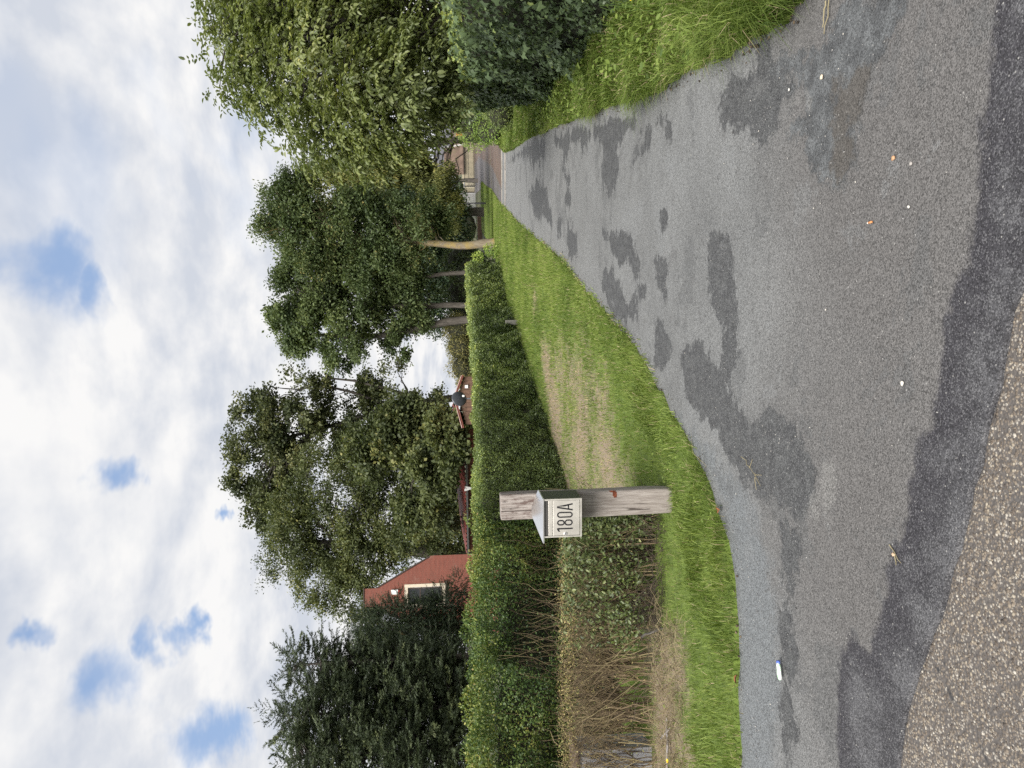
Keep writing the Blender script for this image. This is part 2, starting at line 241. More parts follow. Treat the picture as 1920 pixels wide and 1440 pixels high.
def from_bm(name, bm, mat, parent=None, smooth=False):
    me = bpy.data.meshes.new(name)
    bmesh.ops.recalc_face_normals(bm, faces=bm.faces)
    bm.to_mesh(me); bm.free()
    if smooth:
        for p in me.polygons: p.use_smooth = True
    return link(name, me, mat, parent)

def box(bm, x0, x1, y0, y1, z0, z1, bevel=0.0):
    r = bmesh.ops.create_cube(bm, size=1.0)
    vs = r['verts']
    for v in vs:
        v.co = Vector((x0 + (v.co.x + .5) * (x1 - x0), y0 + (v.co.y + .5) * (y1 - y0), z0 + (v.co.z + .5) * (z1 - z0)))
    if bevel:
        es = list({e for v in vs for e in v.link_edges})
        bmesh.ops.bevel(bm, geom=es, offset=bevel, segments=2, affect='EDGES', profile=0.6)

def boxed(name, dims, mat, parent=None, bevel=0.0):
    bm = bmesh.new(); box(bm, *dims, bevel=bevel)
    return from_bm(name, bm, mat, parent)

def prism(bm, poly, axis_fn, d0, d1):
    """extrude a closed 2-D polygon between d0 and d1; axis_fn(a, b, d) -> Vector"""
    f = [bm.verts.new(axis_fn(a, b, d0)) for a, b in poly]
    k = [bm.verts.new(axis_fn(a, b, d1)) for a, b in poly]
    bm.faces.new(f); bm.faces.new(list(reversed(k)))
    n = len(poly)
    for i in range(n):
        bm.faces.new((f[i], k[i], k[(i + 1) % n], f[(i + 1) % n]))

def frame_of(T):
    T = T / (np.linalg.norm(T, axis=-1, keepdims=True) + 1e-9)
    ref = np.where(np.abs(T[..., 2:3]) > .9, np.array([1., 0, 0]), np.array([0, 0, 1.]))
    A = np.cross(T, ref); A /= np.linalg.norm(A, axis=-1, keepdims=True) + 1e-9
    return A, np.cross(T, A)

def tubes_arrays(paths, radii, sides=5, tints=None):
    """paths: list of (k,3) arrays, radii: list of (k,) -> V, F(quads), tint"""
    Vs, Fs, Ts, off = [], [], [], 0
    ang = np.arange(sides) * 2 * np.pi / sides
    ca, sa = np.cos(ang), np.sin(ang)
    for j, (p, r) in enumerate(zip(paths, radii)):
        p = np.asarray(p, float); r = np.asarray(r, float)
        T = np.gradient(p, axis=0)
        A, B = frame_of(T)
        ring = p[:, None] + r[:, None, None] * (ca[None, :, None] * A[:, None] + sa[None, :, None] * B[:, None])
        k = len(p)
        Vs.append(ring.reshape(-1, 3))
        i = np.arange(k - 1)[:, None] * sides; s = np.arange(sides)[None]; s2 = (s + 1) % sides
        q = np.stack([i + s, i + s2, i + sides + s2, i + sides + s], -1).reshape(-1, 4) + off
        Fs.append(q); off += k * sides
        Ts.append(np.full(k * sides, tints[j] if tints is not None else rng.random()))
    return np.concatenate(Vs), np.concatenate(Fs), np.concatenate(Ts)

def tube_mesh(name, paths, radii, sides=5, tints=None, smooth=True):
    V, F, T = tubes_arrays(paths, radii, sides, tints)
    return mesh_np(name, V, F, 4, {'tint': T}, smooth)

def bend(p0, p1, n=6, sag=0.0, wob=0.0, up=0.0):
    p0 = np.asarray(p0, float); p1 = np.asarray(p1, float)
    t = np.linspace(0, 1, n)[:, None]
    p = p0 + (p1 - p0) * t
    L = np.linalg.norm(p1 - p0)
    p[:, 2] += (np.sin(np.pi * t[:, 0]) * (up - sag)) * L
    w_ = rng.normal(0, wob * L, (n, 3)); w_[0] = 0; w_[-1] = 0
    return p + w_

# leaf shapes: (outline xy with y along the leaf, lift z), triangles
LEAF2 = (np.array([[0, 0, 0], [.5, .45, .12], [0, 1, 0], [-.5, .45, .12]]), [(0, 1, 2), (0, 2, 3)])
LEAF4 = (np.array([[0, 0, 0], [.42, .28, .10], [.40, .66, .06], [0, 1, -.10], [-.40, .66, .06], [-.42, .28, .10], [0, .5, 0]]),
         [(0, 1, 6), (1, 2, 6), (2, 3, 6), (3, 4, 6), (4, 5, 6), (5, 0, 6)])
LEAF3 = (np.array([[0, 0, 0], [.42, .30, .12], [.38, .66, .08], [0, 1, -.12], [-.38, .66, .08], [-.42, .30, .12]]), [(0, 1, 2), (0, 2, 3), (0, 3, 4), (0, 4, 5)])
IVY = (np.array([[0, 0, 0], [.46, -.10, .02], [.60, .34, -.06], [.24, .44, .02], [0, 1.0, -.10], [-.24, .44, .02], [-.60, .34, -.06], [-.46, -.10, .02], [0, .36, .05]]),
       [(0, 1, 8), (1, 2, 8), (2, 3, 8), (3, 4, 8), (4, 5, 8), (5, 6, 8), (6, 7, 8), (7, 0, 8)])

def unit(a):
    return a / (np.linalg.norm(a, axis=-1, keepdims=True) + 1e-9)

def leaf_frames(axis, normal):
    Y = unit(axis)
    X = unit(np.cross(Y, normal) + 1e-6)
    Z = np.cross(X, Y)
    return X, Y, Z

def leaf_arrays(P, axis, normal, L, asp, shape, tint):
    X, Y, Z = leaf_frames(axis, normal)
    S, tri = shape
    n, k = len(P), len(S)
    L = np.broadcast_to(L, (n,))[:, None, None]; W = L * np.broadcast_to(asp, (n,))[:, None, None]
    V = P[:, None] + X[:, None] * (S[None, :, 0:1] * W) + Y[:, None] * (S[None, :, 1:2] * L) + Z[:, None] * (S[None, :, 2:3] * L)
    F = (np.array(tri)[None] + (np.arange(n) * k)[:, None, None]).reshape(-1, 3)
    return V.reshape(-1, 3), F, np.repeat(tint, k)

def leaf_mesh(name, *a):
    V, F, T = leaf_arrays(*a)
    return mesh_np(name, V, F, 3, {'tint': T})

def rdir(n):
    return unit(rng.normal(size=(n, 3)))

# cheap smooth 3-D noise for outlines
_k = rng.normal(size=(14, 3)); _ph = rng.random(14) * 6.28
def fnoise(P, freq=1.0):
    P = np.asarray(P)
    return np.sin(P @ _k.T * freq * 2.2 + _ph).sum(-1) / 3.7

def sdf(P, polys):
    """signed distance (positive inside) of 2-D points to a union of polygons"""
    best = np.full(len(P), -1e3)
    for poly in polys:
        q = np.array(poly, float); r = np.roll(q, -1, 0)
        dmin = np.full(len(P), 1e9); inside = np.zeros(len(P), bool)
        for a, b in zip(q, r):
            e = b - a
            wv = P - a
            t = np.clip((wv @ e) / max(e @ e, 1e-12), 0, 1)
            dd = wv - t[:, None] * e
            dmin = np.minimum(dmin, (dd ** 2).sum(1))
            c = (a[1] <= P[:, 1]) != (b[1] <= P[:, 1])
            xs = a[0] + (P[:, 1] - a[1]) / (e[1] if abs(e[1]) > 1e-12 else 1e-12) * e[0]
            inside ^= c & (P[:, 0] < xs)
        d = np.sqrt(dmin)
        best = np.maximum(best, np.where(inside, d, -d))
    return best

def line_dist(P, lines):
    best = np.full(len(P), 9.0)
    for ln in lines:
        q = np.array(ln, float)
        for a, b in zip(q[:-1], q[1:]):
            e = b - a; t = np.clip(((P - a) @ e) / (e @ e), 0, 1)
            best = np.minimum(best, np.linalg.norm(P - a - t[:, None] * e, axis=1))
    return best

def gz(y):
    return -np.clip((np.asarray(y, float) - 26) * .04, 0, 1.0)

def resample(pts, n):
    p = np.array(pts, float)
    s = np.concatenate([[0], np.cumsum(np.linalg.norm(np.diff(p, axis=0), axis=1))])
    t = np.linspace(0, s[-1], n)
    return np.stack([np.interp(t, s, p[:, i]) for i in range(p.shape[1])], -1)

def chaikin(p, it=2):
    p = np.array(p, float)
    for _ in range(it):
        a = p[:-1] * .75 + p[1:] * .25; b = p[:-1] * .25 + p[1:] * .75
        q = np.empty((len(a) * 2, p.shape[1])); q[0::2] = a; q[1::2] = b
        p = np.vstack([p[:1], q, p[-1:]])
    return p

def grid_mesh(name, P, attrs=None, smooth=True):
    """P: (rows, cols, 3)"""
    r, c = P.shape[:2]
    i = np.arange(r - 1)[:, None] * c + np.arange(c - 1)[None]
    F = np.stack([i, i + 1, i + c + 1, i + c], -1).reshape(-1, 4)
    return mesh_np(name, P.reshape(-1, 3), F, 4, attrs, smooth)

# ------------------------------------------------------------------ materials
def material(name):
    mt = bpy.data.materials.new(name)
    mt.use_nodes = True
    nt = mt.node_tree
    nt.nodes.clear()
    n = NT(nt)
    o = n('ShaderNodeOutputMaterial')
    return mt, n, o

def finish(n, o, shader):
    n.t.links.new(shader.outputs[0], o.inputs[0])

def plain(name, colr, rough=0.6, metal=0.0, vary=0.15, scale=8.0, bump=0.0, bscale=60.0, spec=0.4, dirt=None):
    mt, n, o = material(name)
    co = n('ShaderNodeTexCoord').outputs['Object']
    f = n.noise(co, scale, 5, .6)
    c = n.mix(n.math('MULTIPLY', n.step(f, .3, .7), 1.0), tuple(x * (1 - vary) for x in colr), tuple(min(1, x * (1 + vary)) for x in colr))
    if dirt:
        g2 = n.noise(co, scale * .6, 6, .65)
        c = n.mix(n.step(g2, .52, .72, 0, .8), c, dirt)
    kw = dict(Base_Color=c, Roughness=rough, Metallic=metal, Specular_IOR_Level=spec)
    b = n('ShaderNodeBsdfPrincipled', None, **kw)
    if bump:
        bp = n('ShaderNodeBump', None, Strength=.6, Distance=bump, Height=n.noise(co, bscale, 4, .6))
        n.t.links.new(bp.outputs[0], b.inputs['Normal'])
    finish(n, o, b)
    return mt

LEAF_GAIN = 1.85
def foliage(name, stops, trans=0.3, rough=0.5, spec=0.3, big=None, bigscale=.6, gain=1.0):
    """per-leaf tint ramp; part of the light passes through the leaf"""
    mt, n, o = material(name)
    t = n.attr('tint')
    c = n.ramp(t, [(p_, tuple(min(.9, v_ * LEAF_GAIN * gain) for v_ in c_)) for p_, c_ in stops])
    if big is not None:
        co = n('ShaderNodeTexCoord').outputs['Object']
        c = n.mix(n.step(n.noise(co, bigscale, 3, .5), .42, .66, 0, .75), c, big)
    b = n('ShaderNodeBsdfPrincipled', None, Base_Color=c, Roughness=rough, Specular_IOR_Level=spec)
    tr = n('ShaderNodeBsdfTranslucent', None, Color=n.mix(1.0, c, (1.0, 1.05, .55), 'MULTIPLY'))
    mx = n('ShaderNodeMixShader', None, Fac=trans)
    n.t.links.new(b.outputs[0], mx.inputs[1]); n.t.links.new(tr.outputs[0], mx.inputs[2])
    finish(n, o, mx)
    return mt

def bark(name, a, b_, moss=None, scale=6.0):
    mt, n, o = material(name)
    co = n('ShaderNodeTexCoord').outputs['Object']
    mp = n('ShaderNodeMapping', None, Vector=co, Scale=(1, 1, .18)).outputs[0]
    f = n.noise(mp, scale * 3, 6, .65)
    c = n.mix(n.step(f, .35, .65), a, b_)
    if moss:
        c = n.mix(n.step(n.noise(co, 1.6, 4, .6), .45, .62, 0, .8), c, moss)
    bp = n('ShaderNodeBump', None, Strength=.8, Distance=.02, Height=f)
    b = n('ShaderNodeBsdfPrincipled', None, Base_Color=c, Roughness=.9, Normal=bp)
    finish(n, o, b)
    return mt

# ================================================================== GROUND, ROAD, DRIVEWAY
def ground_mat():
    mt, n, o = material('rough_ground')
    co = n('ShaderNodeTexCoord').outputs['Object']
    f = n.noise(co, 1.2, 6, .6); f2 = n.noise(co, 40, 4, .7)
    c = n.mix(n.step(f, .4, .6), (.045, .07, .018), (.10, .085, .045))
    c = n.mix(n.math('MULTIPLY', n.step(f2, .3, .7), .5), c, (.03, .035, .015))
    b = n('ShaderNodeBsdfPrincipled', None, Base_Color=c, Roughness=.95,
          Normal=n('ShaderNodeBump', None, Strength=.7, Distance=.02, Height=f2))
    finish(n, o, b)
    return mt

ys = np.concatenate([np.linspace(-60, 20, 20), np.linspace(22, 60, 39), np.linspace(70, 900, 30)])
xs = np.linspace(-700, 700, 81); xs = np.sign(xs) * np.abs(xs / 700) ** 2 * 700
X, Y = np.meshgrid(xs, ys)
tag(link('ground', grid_mesh('ground', np.stack([X, Y, gz(Y) - .035], -1)), ground_mat()), kind='structure')

def edge_x_to_y(pts):
    p = np.array(pts); i = np.argsort(p[:, 0])
    return p[i, 0], p[i, 1]
rex, rey = edge_x_to_y(chaikin(ROAD_EDGE, 2))
def road_edge_y(x):
    q = np.stack([np.asarray(x, float), 0 * np.asarray(x, float), 0 * np.asarray(x, float)], -1)
    return np.interp(x, rex, rey) + .016 * fnoise(q, 2.6) + .009 * fnoise(q + 3, 8.0)

def asphalt_mat():
    mt, n, o = material('asphalt')
    co = n('ShaderNodeTexCoord').outputs['Object']
    big = n.noise(co, .8, 5, .6); mid = n.noise(co, 5.0, 6, .65); fine = n.noise(co, 55, 3, .7); grit = n.noise(co, 420, 2, .6); edge = n.noise(co, 22, 4, .7)
    mp = n('ShaderNodeMapping', None, Vector=co, Rotation=(0, 0, -.35), Scale=(1, .35, 1)).outputs[0]
    streak = n.noise(mp, 4.5, 5, .6)
    vor = n('ShaderNodeTexVoronoi', None, Vector=co, Scale=230.0)
    vorc = n('ShaderNodeSeparateColor', None, Color=vor.outputs['Color']).outputs[0]
    vor2 = n('ShaderNodeTexVoronoi', None, Vector=co, Scale=80.0)
    v2c = n('ShaderNodeSeparateColor', None, Color=vor2.outputs['Color']).outputs[1]
    wob = n.math('ADD', n.math('MULTIPLY', n.math('SUBTRACT', mid, .5), .46), n.math('ADD', n.math('ADD', n.math('MULTIPLY', n.math('SUBTRACT', fine, .5), .05), n.math('MULTIPLY', n.math('SUBTRACT', edge, .5), .20)), n.math('MULTIPLY', n.math('SUBTRACT', streak, .5), .16)))
    far_w = n.math('MULTIPLY', n.math('MULTIPLY', n.math('SUBTRACT', n.noise(co, 2.6, 6, .72), .5), 1.5), n.attr('far'))
    wob = n.math('ADD', wob, far_w)
    def mask(a, soft=.012, k=1.0, bias=0.0):
        return n.step(n.math('ADD', n.math('ADD', n.attr(a), bias), n.math('MULTIPLY', wob, k)), -soft, soft)
    base = n.mix(n.step(big, .35, .65), (.128, .1305, .130), (.162, .1655, .165))
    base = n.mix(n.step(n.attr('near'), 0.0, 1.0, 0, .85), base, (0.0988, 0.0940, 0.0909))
    base = n.mix(n.step(mid, .52, .72, 0, .45), base, (.092, .091, .090))
    base = n.mix(n.math('MULTIPLY', n.attr('far'), .75), base, (.172, .174, .172))  # distant asphalt coloured paler to stand for its grazing reflection
    mott = n.noise(co, 13, 5, .7)
    base = n.mix(n.step(mott, .5, .72, 0, .22), base, (.082, .079, .077))
    blue = mask('blue', .09, 1.0)
    base = n.mix(n.math('MULTIPLY', blue, .8), base, (0.1304, 0.1406, 0.1477))
    damp = mask('damp', .018, .8)
    halo = mask('damp', .07, 1.0, .07)
    base = n.mix(n.math('MULTIPLY', halo, .12), base, (.085, .086, .087))
    smud = n.noise(co, 2.7, 6, .7)
    base = n.mix(n.step(smud, .56, .70, 0, .30), base, (.088, .088, .088))
    wear = n.math('ADD', n.noise(co, 1.15, 8, .68, .3), n.math('MULTIPLY', n.math('SUBTRACT', edge, .5), .06))
    base = n.mix(n.step(wear, .560, .572, 0, .45), base, (.082, .084, .085))
    base = n.mix(n.step(wear, .415, .395, 0, .30), base, (.165, .17, .172))
    dampc = n.mix(n.step(mott, .38, .62), (.052, .053, .055), (.074, .076, .077))
    inner = n.step(streak, .60, .78, 0, .75)
    c = n.mix(n.math('MULTIPLY', damp, n.math('SUBTRACT', 1.0, inner)), base, dampc)
    pit = mask('pit', .02, .9)
    pitc = n.mix(n.step(n.noise(co, 9, 5, .65), .36, .66), (0.0592, 0.0616, 0.0640), (0.1067, 0.1122, 0.1153))
    c = n.mix(pit, c, pitc)
    brown = mask('brown', .035, .9)
    c = n.mix(n.math('MULTIPLY', brown, .85), c, (0.0727, 0.0664, 0.0592))
    pale = mask('pale', .03, .8)
    c = n.mix(n.math('MULTIPLY', pale, .7), c, (0.1580, 0.1548, 0.1485))
    tar = mask('tar', .022, .42)
    tarin = mask('tar', .12, 1.0, -.11)
    tarc = n.mix(tarin, (0.0435, 0.0419, 0.0474), n.mix(n.step(mid, .4, .64), (0.0537, 0.0529, 0.0569), (0.0988, 0.0988, 0.1027)))
    c = n.mix(tar, c, n.mix(1.0, tarc, (.82, .82, .835), 'MULTIPLY'))
    # grit: every grain its own grey, a few white chips
    grain = n.math('MULTIPLY', n.math('SUBTRACT', vorc, .5), 1.15)
    grain = n.math('ADD', 1.0, n.math('ADD', grain, n.math('MULTIPLY', n.math('SUBTRACT', grit, .5), .7)))
    c = n.mix(1.0, c, n('ShaderNodeCombineColor', None, Red=grain, Green=grain, Blue=grain), 'MULTIPLY')
    spk = n.math('MULTIPLY', n.step(vorc, .80, .92), n.math('MAXIMUM', damp, tar))
    c = n.mix(n.math('MULTIPLY', spk, .30), c, (.21, .21, .21))
    chip = n.math('MULTIPLY', n.step(v2c, .968, .975), n.step(vor2.outputs['Distance'], .30, .20))
    c = n.mix(n.math('MULTIPLY', chip, .6), c, (0.3950, 0.3871, 0.3634))
    hgt = n.math('ADD', n.math('MULTIPLY', vor.outputs['Distance'], -.6), n.math('MULTIPLY', fine, .6))
    lay = n.math('MULTIPLY', n.math('MAXIMUM', n.math('MAXIMUM', damp, pit), tar), -1.0)
    b1 = n('ShaderNodeBump', None, Strength=.75, Distance=.004, Height=hgt)
    b2 = n('ShaderNodeBump', None, Strength=.55, Distance=.007, Height=lay, Normal=b1)
    rough = n.math('SUBTRACT', .92, n.math('MULTIPLY', damp, .16))
    b = n('ShaderNodeBsdfPrincipled', None, Base_Color=c, Roughness=rough, Specular_IOR_Level=.3, Normal=b2)
    finish(n, o, b)
    return mt

def smooth_curve_x(pts, y):
    p = np.array(pts); i = np.argsort(p[:, 1]); return np.interp(y, p[i, 1], p[i, 0])

cols, rows = 120, 360
s = np.linspace(-1, 1, cols)
t = np.linspace(0, 1, rows) ** 1.9
yy0 = 2.0 + t * 22.6
cx = np.interp(yy0, [2, 5, 8, 12, 16, 24.6], [-.4, .1, 2.0, 3.4, 4.6, 7.2])
hw = np.interp(yy0, [2, 4.2, 5, 8, 12, 16, 24.6], [6.5, 6.5, 3.2, 2.0, 2.0, 2.0, 2.2])
DX = cx[:, None] + np.sign(s) * np.abs(s) ** 1.4 * hw[:, None]
ye = road_edge_y(DX)
DY = ye + t[:, None] * (24.6 - ye)
DP = np.stack([DX, DY], -1).reshape(-1, 2)
dz_ = .012 + .006 * fnoise(np.c_[DP, np.zeros(len(DP))], .6)
DZ = dz_.reshape(DX.shape)
DZ[0] = -.012                                     # the lip where the driveway runs out over the old road
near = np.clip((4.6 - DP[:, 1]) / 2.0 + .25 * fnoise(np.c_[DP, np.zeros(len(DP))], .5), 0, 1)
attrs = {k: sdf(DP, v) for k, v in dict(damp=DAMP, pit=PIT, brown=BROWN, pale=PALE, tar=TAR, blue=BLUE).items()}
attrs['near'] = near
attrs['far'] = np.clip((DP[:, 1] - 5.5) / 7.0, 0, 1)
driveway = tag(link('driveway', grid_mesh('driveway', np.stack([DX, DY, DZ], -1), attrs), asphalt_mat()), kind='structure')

def road_mat():
    mt, n, o = material('washed_concrete')
    co = n('ShaderNodeTexCoord').outputs['Object']
    v = n('ShaderNodeTexVoronoi', None, Vector=co, Scale=95.0)
    vc = n('ShaderNodeSeparateColor', None, Color=v.outputs['Color']).outputs[0]
    stone = n.ramp(vc, [(0, (0.0918, 0.0738, 0.0577)), (.35, (0.1561, 0.1279, 0.0997)), (.7, (0.2112, 0.1870, 0.1574)), (.93, (0.3306, 0.3050, 0.2624))])
    mort = n.mix(n.noise(co, 30, 4, .6), (0.0643, 0.0571, 0.0525), (0.1102, 0.0984, 0.0892))
    c = n.mix(n.step(v.outputs['Distance'], .52, .36), mort, stone)
    c = n.mix(n.step(n.noise(co, 2.0, 5, .6), .52, .7, 0, .55), c, (0.0781, 0.0768, 0.0787))
    crack = n.step(n.math('ADD', n.attr('crack'), n.math('MULTIPLY', n.math('SUBTRACT', n.noise(co, 18, 4, .6), .5), .05)), -.004, .010)
    c = n.mix(crack, (0.0276, 0.0276, 0.0294), c)
    hh = n.math('MULTIPLY', v.outputs['Distance'], -1.0)
    b = n('ShaderNodeBsdfPrincipled', None, Base_Color=c, Roughness=.85, Normal=n('ShaderNodeBump', None, Strength=.8, Distance=.006, Height=hh))
    finish(n, o, b)
    return mt

rx = np.linspace(-3.2, 2.0, 160); ry = np.linspace(1.0, 3.2, 70)
X, Y = np.meshgrid(rx, ry)
RP = np.stack([X, Y], -1).reshape(-1, 2)
RM = road_mat()
# the wide road sheet around the finely divided part
bm = bmesh.new()
o_ = [(-40, -8), (40, -8), (40, 6), (-40, 6)]
bm.faces.new([bm.verts.new((x, y, -.0115)) for x, y in [(-40, -8), (40, -8), (40, 1.0), (-40, 1.0)]])
bm.faces.new([bm.verts.new((x, y, -.0115)) for x, y in [(-40, 1.0), (-3.2, 1.0), (-3.2, 3.2), (-40, 9.)]])
bm.faces.new([bm.verts.new((x, y, -.0115)) for x, y in [(2.0, 1.0), (40, 1.0), (40, 1.6), (2.0, 1.6)]])
road = from_bm('road', bm, RM)
at_ = road.data.attributes.new('crack', 'FLOAT', 'POINT'); at_.data.foreach_set('value', np.full(len(road.data.vertices), 9., dtype=np.float32))
tag(road, kind='structure')
link('road_slab', grid_mesh('road_slab', np.stack([X, Y, np.full_like(X, -.0105)], -1), {'crack': line_dist(RP, CRACK)}), RM, road)

# washed-out pebbles standing proud of the concrete
ico = bmesh.new(); bmesh.ops.create_icosphere(ico, subdivisions=1, radius=1.0)
IV = np.array([v.co[:] for v in ico.verts]); IF = np.array([[v.index for v in f.verts] for f in ico.faces]); ico.free()
def pebbles(P, r, flat, tint, lump=.28):
    n_ = len(P)
    a = rng.random(n_) * 6.28
    S = np.stack([r * rng.uniform(.7, 1.4, n_), r * rng.uniform(.7, 1.1, n_), r * flat], -1)
    V = IV[None] * S[:, None] * (1 + lump * rng.uniform(-1, 1, (n_, len(IV), 1)))
    Vx = V[..., 0] * np.cos(a)[:, None] - V[..., 1] * np.sin(a)[:, None]
    Vy = V[..., 0] * np.sin(a)[:, None] + V[..., 1] * np.cos(a)[:, None]
    V = np.stack([Vx, Vy, V[..., 2]], -1) + P[:, None]
    F = (IF[None] + (np.arange(n_) * len(IV))[:, None, None]).reshape(-1, 3)
    return V.reshape(-1, 3), F, np.repeat(tint, len(IV))

def pebble_mat(name, stops, rough=.75):
    mt, n, o = material(name)
    co = n('ShaderNodeTexCoord').outputs['Object']
    c = n.mix(.35, n.ramp(n.attr('tint'), stops), n.mix(n.noise(co, 200, 3, .6), (.06, .05, .04), (.4, .36, .3)), 'OVERLAY')
    finish(n, o, n('ShaderNodeBsdfPrincipled', None, Base_Color=c, Roughness=rough))
    return mt
AGG = pebble_mat('pebbles_in_concrete', [(0, (0.0684, 0.0570, 0.0497)), (.3, (0.1466, 0.1193, 0.0940)), (.65, (0.2346, 0.1970, 0.1547)), (.9, (0.3519, 0.3111, 0.2431)), (1, (0.4887, 0.4667, 0.4199))])
n_ = 21000
P = np.stack([rng.uniform(-1.9, .9, n_), rng.uniform(1.55, 2.85, n_)], -1)
keep = (P[:, 1] < road_edge_y(P[:, 0]) - .004) & (P[:, 0] > -P[:, 1] * .72) & (P[:, 1] > 1.75 - .1 * P[:, 0]) & (line_dist(P, CRACK) > .004 + .012 * rng.random(n_))
P = P[keep]; n_ = len(P)
r = .0026 + .0052 * rng.random(n_) ** 2.2
tag(link('aggregate_pebbles', (lambda a: mesh_np('aggregate_pebbles', a[0], a[1], 3, {'tint': a[2]}, True))(
    pebbles(np.c_[P, np.full(n_, -.0105) - .15 * r], r, .55, rng.random(n_))), AGG, road), kind='stuff')

# loose grit lying on the driveway
GRIT = pebble_mat('loose_grit', [(0, (.10, .10, .105)), (.5, (.2, .2, .2)), (.85, (.33, .33, .33)), (1, (.62, .6, .56))])
n_ = 9000
P = np.stack([rng.uniform(-2.6, 2.2, n_), 2.2 + 3.4 * rng.random(n_)], -1)
w_ = np.maximum.reduce([(sdf(P, PIT) > 0) * 1.0, (sdf(P, BLUE) > 0) * .7, (sdf(P, DAMP) > 0) * .45, np.full(n_, .16)])
P = P[(rng.random(n_) < w_) & (P[:, 1] > road_edge_y(P[:, 0]) + .02)]; n_ = len(P)
r = .0016 + .0028 * rng.random(n_) ** 2
tag(link('loose_grit', (lambda a: mesh_np('loose_grit', a[0], a[1], 3, {'tint': a[2]}, True))(
    pebbles(np.c_[P, .013 + np.zeros(n_)], r, .7, rng.random(n_) ** 1.3)), GRIT), label='grey grit scattered loosely over the worn asphalt driveway', cat='grit', kind='stuff')

# ------------------------------------------------------------------ lawn and verges
def turf_mat(name, green, dryc, soil):
    mt, n, o = material(name)
    co = n('ShaderNodeTexCoord').outputs['Object']
    f = n.noise(co, 9, 6, .7); f2 = n.noise(co, 70, 4, .7)
    c = n.mix(n.step(f, .35, .65), tuple(x * .6 for x in green), green)
    d = n.step(n.math('ADD', n.attr('dry'), n.math('MULTIPLY', n.math('SUBTRACT', n.noise(co, 4, 6, .75), .5), 1.5)), -.25, .35)
    c = n.mix(d, c, n.mix(f2, soil, dryc))
    b = n('ShaderNodeBsdfPrincipled', None, Base_Color=c, Roughness=.95, Normal=n('ShaderNodeBump', None, Strength=.8, Distance=.02, Height=f2))
    finish(n, o, b)
    return mt

def ruled(a, b, rows_, cols_, z):
    A = resample(chaikin(a, 2), rows_); B = resample(chaikin(b, 2), rows_)
    A += rng.normal(0, .018, A.shape) * np.clip(1.4 - A[:, 1:] / 20, .3, 1)
    u = np.linspace(0, 1, cols_) ** 1.5
    P = A[:, None] * (1 - u)[None, :, None] + B[:, None] * u[None, :, None]
    Z = gz(P[..., 1]) + z + .012 * fnoise(np.concatenate([P, np.zeros(P.shape[:2] + (1,))], -1), .8)
    Z[:, 0] = gz(P[:, 0, 1]) + .002
    return np.concatenate([P, Z[..., None]], -1)

TURF = turf_mat('lawn_soil', (.13, .19, .03), (.31, .25, .175), (.18, .135, .095))
LP = ruled(DRIVE_LEFT, LAWN_BACK, 600, 36, .03)
ldry = np.maximum.reduce([sdf(LP.reshape(-1, 3)[:, :2], DRY), sdf(LP.reshape(-1, 3)[:, :2], STRAW), np.minimum(sdf(LP.reshape(-1, 3)[:, :2], SEMI), .45) - .36])
lawn = tag(link('lawn', grid_mesh('lawn', LP, {'dry': ldry}), TURF), kind='structure')
VP = ruled(DRIVE_RIGHT, VERGE_BACK, 500, 30, .04)
verge = tag(link('grass_verge', grid_mesh('grass_verge', VP, {'dry': np.full(VP.shape[0] * VP.shape[1], -1.)}), TURF), kind='structure')

def short_blades(P, H, W, lean, tint):
    n_ = len(P)
    a = rng.random(n_) * 6.28
    side = np.stack([np.cos(a), np.sin(a), np.zeros(n_)], -1) * (W * .55)[:, None]
    tip = P + np.array([0, 0, 1.]) * H[:, None] * .85 + lean * (H * .55)[:, None]
    V = np.stack([P - side, P + side, tip], 1)
    return V.reshape(-1, 3), np.arange(n_ * 3).reshape(-1, 3), np.repeat(tint, 3)

def blades(P, H, W, lean, curl, tint):
    """tapered, bent grass blades: two quads-worth of triangles each"""
    n_ = len(P)
    a = rng.random(n_) * 6.28
    side = np.stack([np.cos(a), np.sin(a), np.zeros(n_)], -1)
    H = H[:, None]; W_ = W[:, None] * .5
    up = np.array([0, 0, 1.])
    mid = P + up * H * .55 + lean * H * .28
    tip = P + up * H * (1 - curl[:, None] * .55) + lean * H * (.62 + curl[:, None] * .5)
    V = np.stack([P - side * W_, P + side * W_, mid - side * W_ * .8, mid + side * W_ * .8, tip], 1)
    F = (np.array([(0, 1, 3), (0, 3, 2), (2, 3, 4)])[None] + (np.arange(n_) * 5)[:, None, None]).reshape(-1, 3)
    return V.reshape(-1, 3), F, np.repeat(tint, 5)

GRASS = foliage('grass', [(0, (.035, .058, .011)), (.35, (.080, .114, .023)), (.62, (.130, .168, .040)), (.80, (.175, .205, .06)), (.86, (.20, .165, .098)), (1, (.29, .235, .15))], .35, .55, .25)

def strew(sheet, n_, ufun):
    """random points on a ruled sheet; ufun -> across parameter 0..1 and along 0..1"""
    a, u = ufun(n_)
    r_, c_ = sheet.shape[:2]
    fi = a * (r_ - 1.001); ui = u * (c_ - 1.001)
    i = fi.astype(int); j = ui.astype(int); f = (fi - i)[:, None]; g_ = (ui - j)[:, None]
    return (sheet[i, j] * (1 - f) * (1 - g_) + sheet[i + 1, j] * f * (1 - g_) + sheet[i, j + 1] * (1 - f) * g_ + sheet[i + 1, j + 1] * f * g_)

def in_view(P, pad=.06):
    q = P - np.array([0, 0, EYE])
    d = q @ np.array(fwd); a = q @ np.array(right) / np.maximum(d, .1)
    return (d > .5) & (np.abs(a) < 720 / 1380 + pad + .25 / np.maximum(d, .5))

def thin_by_distance(P, full, power=1.6):
    d = np.linalg.norm(P[:, :2], axis=1)
    return rng.random(len(P)) < np.clip((full / d) ** power, 0, 1)

